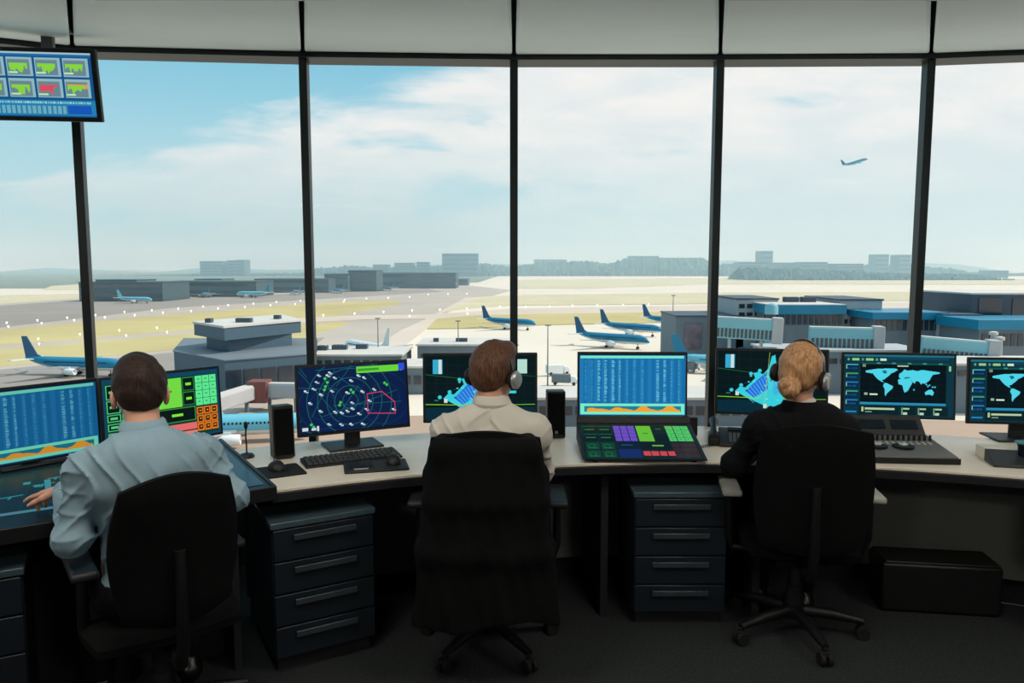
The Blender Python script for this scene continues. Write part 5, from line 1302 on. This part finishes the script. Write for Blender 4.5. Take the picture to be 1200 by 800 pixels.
for i, (a, b, y, dd, lab) in enumerate(((234, 247, 306, 2600, 'leftmost of the distant apartment towers on the left skyline'), (247, 260, 306, 2600, 'second distant apartment tower on the left skyline'), (266, 276, 305, 2600, 'third distant apartment tower on the left skyline'), (276, 286, 304.5, 2600, 'fourth distant apartment tower on the left skyline'),
        (518, 560, 297, 2500, 'wide distant apartment slab left of the middle mullion'), (462, 484, 308, 2500, 'low distant slab left of the wide apartment slab'), (488, 502, 307, 2500, 'small distant block next to the wide apartment slab'), (437, 454, 310, 2500, 'distant block above the end of the far terminal'),
        (626, 664, 304, 3200, 'distant low block right of the middle mullion'), (738, 772, 300, 2900, 'distant block on the skyline above the row of airliners'), (776, 822, 302, 2900, 'distant block left of the fourth mullion'),
        (892, 906, 294, 2600, 'dark distant tower right of the fourth mullion'), (866, 892, 307, 2400, 'distant low block left of the dark tower'), (906, 932, 308, 2400, 'distant low block right of the dark tower'), (940, 970, 307, 2300, 'distant block in the middle of the right skyline'), (980, 1012, 309, 2300, 'distant block left of the twin towers'),
        (1028, 1042, 298, 2500, 'left one of the twin distant towers'), (1054, 1068, 298.5, 2500, 'right one of the twin distant towers'), (1068, 1084, 309, 2500, 'low distant block beside the twin towers'), (1162, 1182, 317, 2200, 'distant block near the right edge of the skyline'))):
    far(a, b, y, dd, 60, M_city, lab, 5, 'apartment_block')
# hills and woodland
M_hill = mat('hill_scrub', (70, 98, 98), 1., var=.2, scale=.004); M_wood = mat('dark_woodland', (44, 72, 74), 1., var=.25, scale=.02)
def ridge(name, pts, d, m, depth, amp=0., step=2.5, front=None, seed=0):
    r = random.Random(seed); xs = []; x = pts[0][0]
    while x < pts[-1][0]: xs.append(x); x += step
    V = []; rows = [(-.5, 0), (-.45, .35), (-.38, .5), (-.3, .66), (-.2, .8), (-.1, .93), (0, 1.), (.15, .95), (.3, .8), (1., 0)]
    for i, x in enumerate(xs):
        for a, b in zip(pts[:-1], pts[1:]):
            if a[0] <= x <= b[0]: u = (x - a[0]) / (b[0] - a[0]); u = u * u * (3 - 2 * u); y = a[1] + (b[1] - a[1]) * u; break
        zt = aty(x, y, d).z - GZ; X = (x - 600) / 880.
        for j, (u, hh) in enumerate(rows):
            dd = d + (u + (r.uniform(-.05, .05) if amp > 3 else 0)) * depth; X = (x + (r.uniform(-.5, .5) * step if amp > 3 else 0) - 600) / 880.; V.append((X * (d + u * depth * .5), dd, GZ - 1 + max(0, zt * hh + (r.uniform(-amp, amp) if 0 < j < 9 else 0))))
    n = len(rows); F = [(i * n + j, (i + 1) * n + j, (i + 1) * n + j + 1, i * n + j + 1) for i in range(len(xs) - 1) for j in range(n - 1)]
    o = MB().add(V, F).build(name, m, smooth=True); return struct(o)
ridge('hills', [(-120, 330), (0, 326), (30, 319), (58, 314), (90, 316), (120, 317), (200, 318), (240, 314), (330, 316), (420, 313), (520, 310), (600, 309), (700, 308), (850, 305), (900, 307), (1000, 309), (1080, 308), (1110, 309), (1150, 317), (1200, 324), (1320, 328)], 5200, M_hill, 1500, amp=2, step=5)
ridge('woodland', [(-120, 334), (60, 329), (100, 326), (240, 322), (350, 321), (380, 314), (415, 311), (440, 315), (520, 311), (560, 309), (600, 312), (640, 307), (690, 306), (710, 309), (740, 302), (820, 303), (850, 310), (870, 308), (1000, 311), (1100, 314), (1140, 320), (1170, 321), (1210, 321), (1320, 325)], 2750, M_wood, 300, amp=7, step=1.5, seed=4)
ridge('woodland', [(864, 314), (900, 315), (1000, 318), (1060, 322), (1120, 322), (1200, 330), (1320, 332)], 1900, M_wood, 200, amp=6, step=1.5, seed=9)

# ------------------------------------------------------------------ haze: real scattering air over the far half of the field
hz = bpy.data.materials.new('thin_haze'); hz.use_nodes = True; nt = hz.node_tree; nt.nodes.clear()
vs = nt.nodes.new('ShaderNodeVolumeScatter'); vs.inputs['Color'].default_value = (.56, .84, 1., 1); vs.inputs['Density'].default_value = HAZE; vs.inputs['Anisotropy'].default_value = 0.
ou = nt.nodes.new('ShaderNodeOutputMaterial'); ab = nt.nodes.new('ShaderNodeVolumeAbsorption'); ab.inputs['Color'].default_value = (0., 0., 0., 1); ab.inputs['Density'].default_value = HAZE * .12; ad = nt.nodes.new('ShaderNodeAddShader')
nt.links.new(vs.outputs[0], ad.inputs[0]); nt.links.new(ab.outputs[0], ad.inputs[1]); nt.links.new(ad.outputs[0], ou.inputs['Volume'])
o = MB().box2((-13000, 450, GZ + 4.5), (13000, 9500, 230)).build('haze', hz, smooth=False); o['kind'] = 'structure'

# ------------------------------------------------------------------ sun and sky
L = bpy.data.lights.new('sun', 'SUN'); L.energy = SUN; L.angle = R(1.); L.color = (1., .93, .83)
so = bpy.data.objects.new('sun', L); COL.objects.link(so)
az, elv = R(80), R(45); dv = Vector((math.sin(az) * math.cos(elv), math.cos(az) * math.cos(elv), math.sin(elv))); so.rotation_euler = dv.to_track_quat('Z', 'Y').to_euler()
wd = bpy.data.worlds.new('sky'); scn.world = wd; wd.use_nodes = True; nt = wd.node_tree; nt.nodes.clear(); N = nt.nodes; Lk = nt.links
def nd(ty, **k):
    n = N.new(ty)
    for a, b in k.items(): setattr(n, a, b)
    return n
def mth(op, a, b=None, clamp=False):
    n = nd('ShaderNodeMath', operation=op, use_clamp=clamp)
    for i, v in enumerate((a, b)):
        if v is None: continue
        if isinstance(v, (int, float)): n.inputs[i].default_value = v
        else: Lk.new(v, n.inputs[i])
    return n.outputs[0]
tc = nd('ShaderNodeTexCoord'); sp = nd('ShaderNodeSeparateXYZ'); Lk.new(tc.outputs['Generated'], sp.inputs[0]); X, Y, Z = sp.outputs
zc = mth('MAXIMUM', Z, 0.); den = mth('ADD', zc, .22)
cx = mth('DIVIDE', X, den); cy = mth('DIVIDE', Y, den); cb_ = nd('ShaderNodeCombineXYZ'); Lk.new(cx, cb_.inputs[0]); Lk.new(mth('MULTIPLY', cy, 1.5), cb_.inputs[1])
def noise(sc, det, rough=.55, off=(0, 0, 0), dist=0.):
    mp = nd('ShaderNodeMapping'); mp.inputs['Location'].default_value = off; Lk.new(cb_.outputs[0], mp.inputs[0])
    n = nd('ShaderNodeTexNoise'); n.inputs['Scale'].default_value = sc; n.inputs['Detail'].default_value = det; n.inputs['Roughness'].default_value = rough; n.inputs['Distortion'].default_value = dist; Lk.new(mp.outputs[0], n.inputs['Vector']); return n.outputs['Fac']
def sstep(v, a, b):
    n = nd('ShaderNodeMapRange', interpolation_type='SMOOTHSTEP'); n.inputs['From Min'].default_value = a; n.inputs['From Max'].default_value = b; Lk.new(v, n.inputs['Value']); return n.outputs['Result']
def mixc(f, a, b):
    n = nd('ShaderNodeMix', data_type='RGBA'); Lk.new(f, n.inputs['Factor'])
    for i, v in ((6, a), (7, b)):
        if isinstance(v, tuple): n.inputs[i].default_value = (*v, 1)
        else: Lk.new(v, n.inputs[i])
    return n.outputs[2]
n1 = noise(1.5, 7, .58, SKYOFF, .35)
# clearer, bluer air up and to the left; cloud cover grows to the right
bias = mth('ADD', mth('MULTIPLY', X, SKYX), mth('MULTIPLY', Z, SKYZ))
sl = mth('SUBTRACT', Z, mth('MULTIPLY', X, .27))
bank = mth('MULTIPLY', sstep(sl, .09, .15), sstep(sl, .29, .21))
left = sstep(X, -.05, -.3)
bias = mth('ADD', bias, mth('SUBTRACT', mth('MULTIPLY', bank, .20), mth('MULTIPLY', mth('MULTIPLY', left, sstep(sl, .22, .30)), .10)))
cov = sstep(mth('ADD', n1, bias), SKYA, SKYB)
blue = mixc(sstep(Z, .02, .42), s2l((160, 206, 220)), s2l((66, 166, 204)))
n2 = noise(2.6, 6, .6, (3, 1, 0), .2)
white = mixc(sstep(n2, .3, .7), s2l((216, 222, 225)), s2l((238, 234, 232)))
sky = mixc(cov, blue, white)
band = sstep(Z, .20, .02); hcol = mixc(sstep(X, -.5, .4), s2l((162, 198, 210)), s2l((184, 206, 216)))
sky = mixc(mth('MULTIPLY', band, .85), sky, hcol)
zen = sstep(Z, .45, .9); sky = mixc(zen, sky, s2l((214, 228, 234)))
bg = nd('ShaderNodeBackground'); Lk.new(sky, bg.inputs['Color']); bg.inputs['Strength'].default_value = SKY
wo_ = nd('ShaderNodeOutputWorld'); Lk.new(bg.outputs[0], wo_.inputs['Surface'])
try: wd.cycles.sampling_method = 'AUTOMATIC'
except Exception: pass
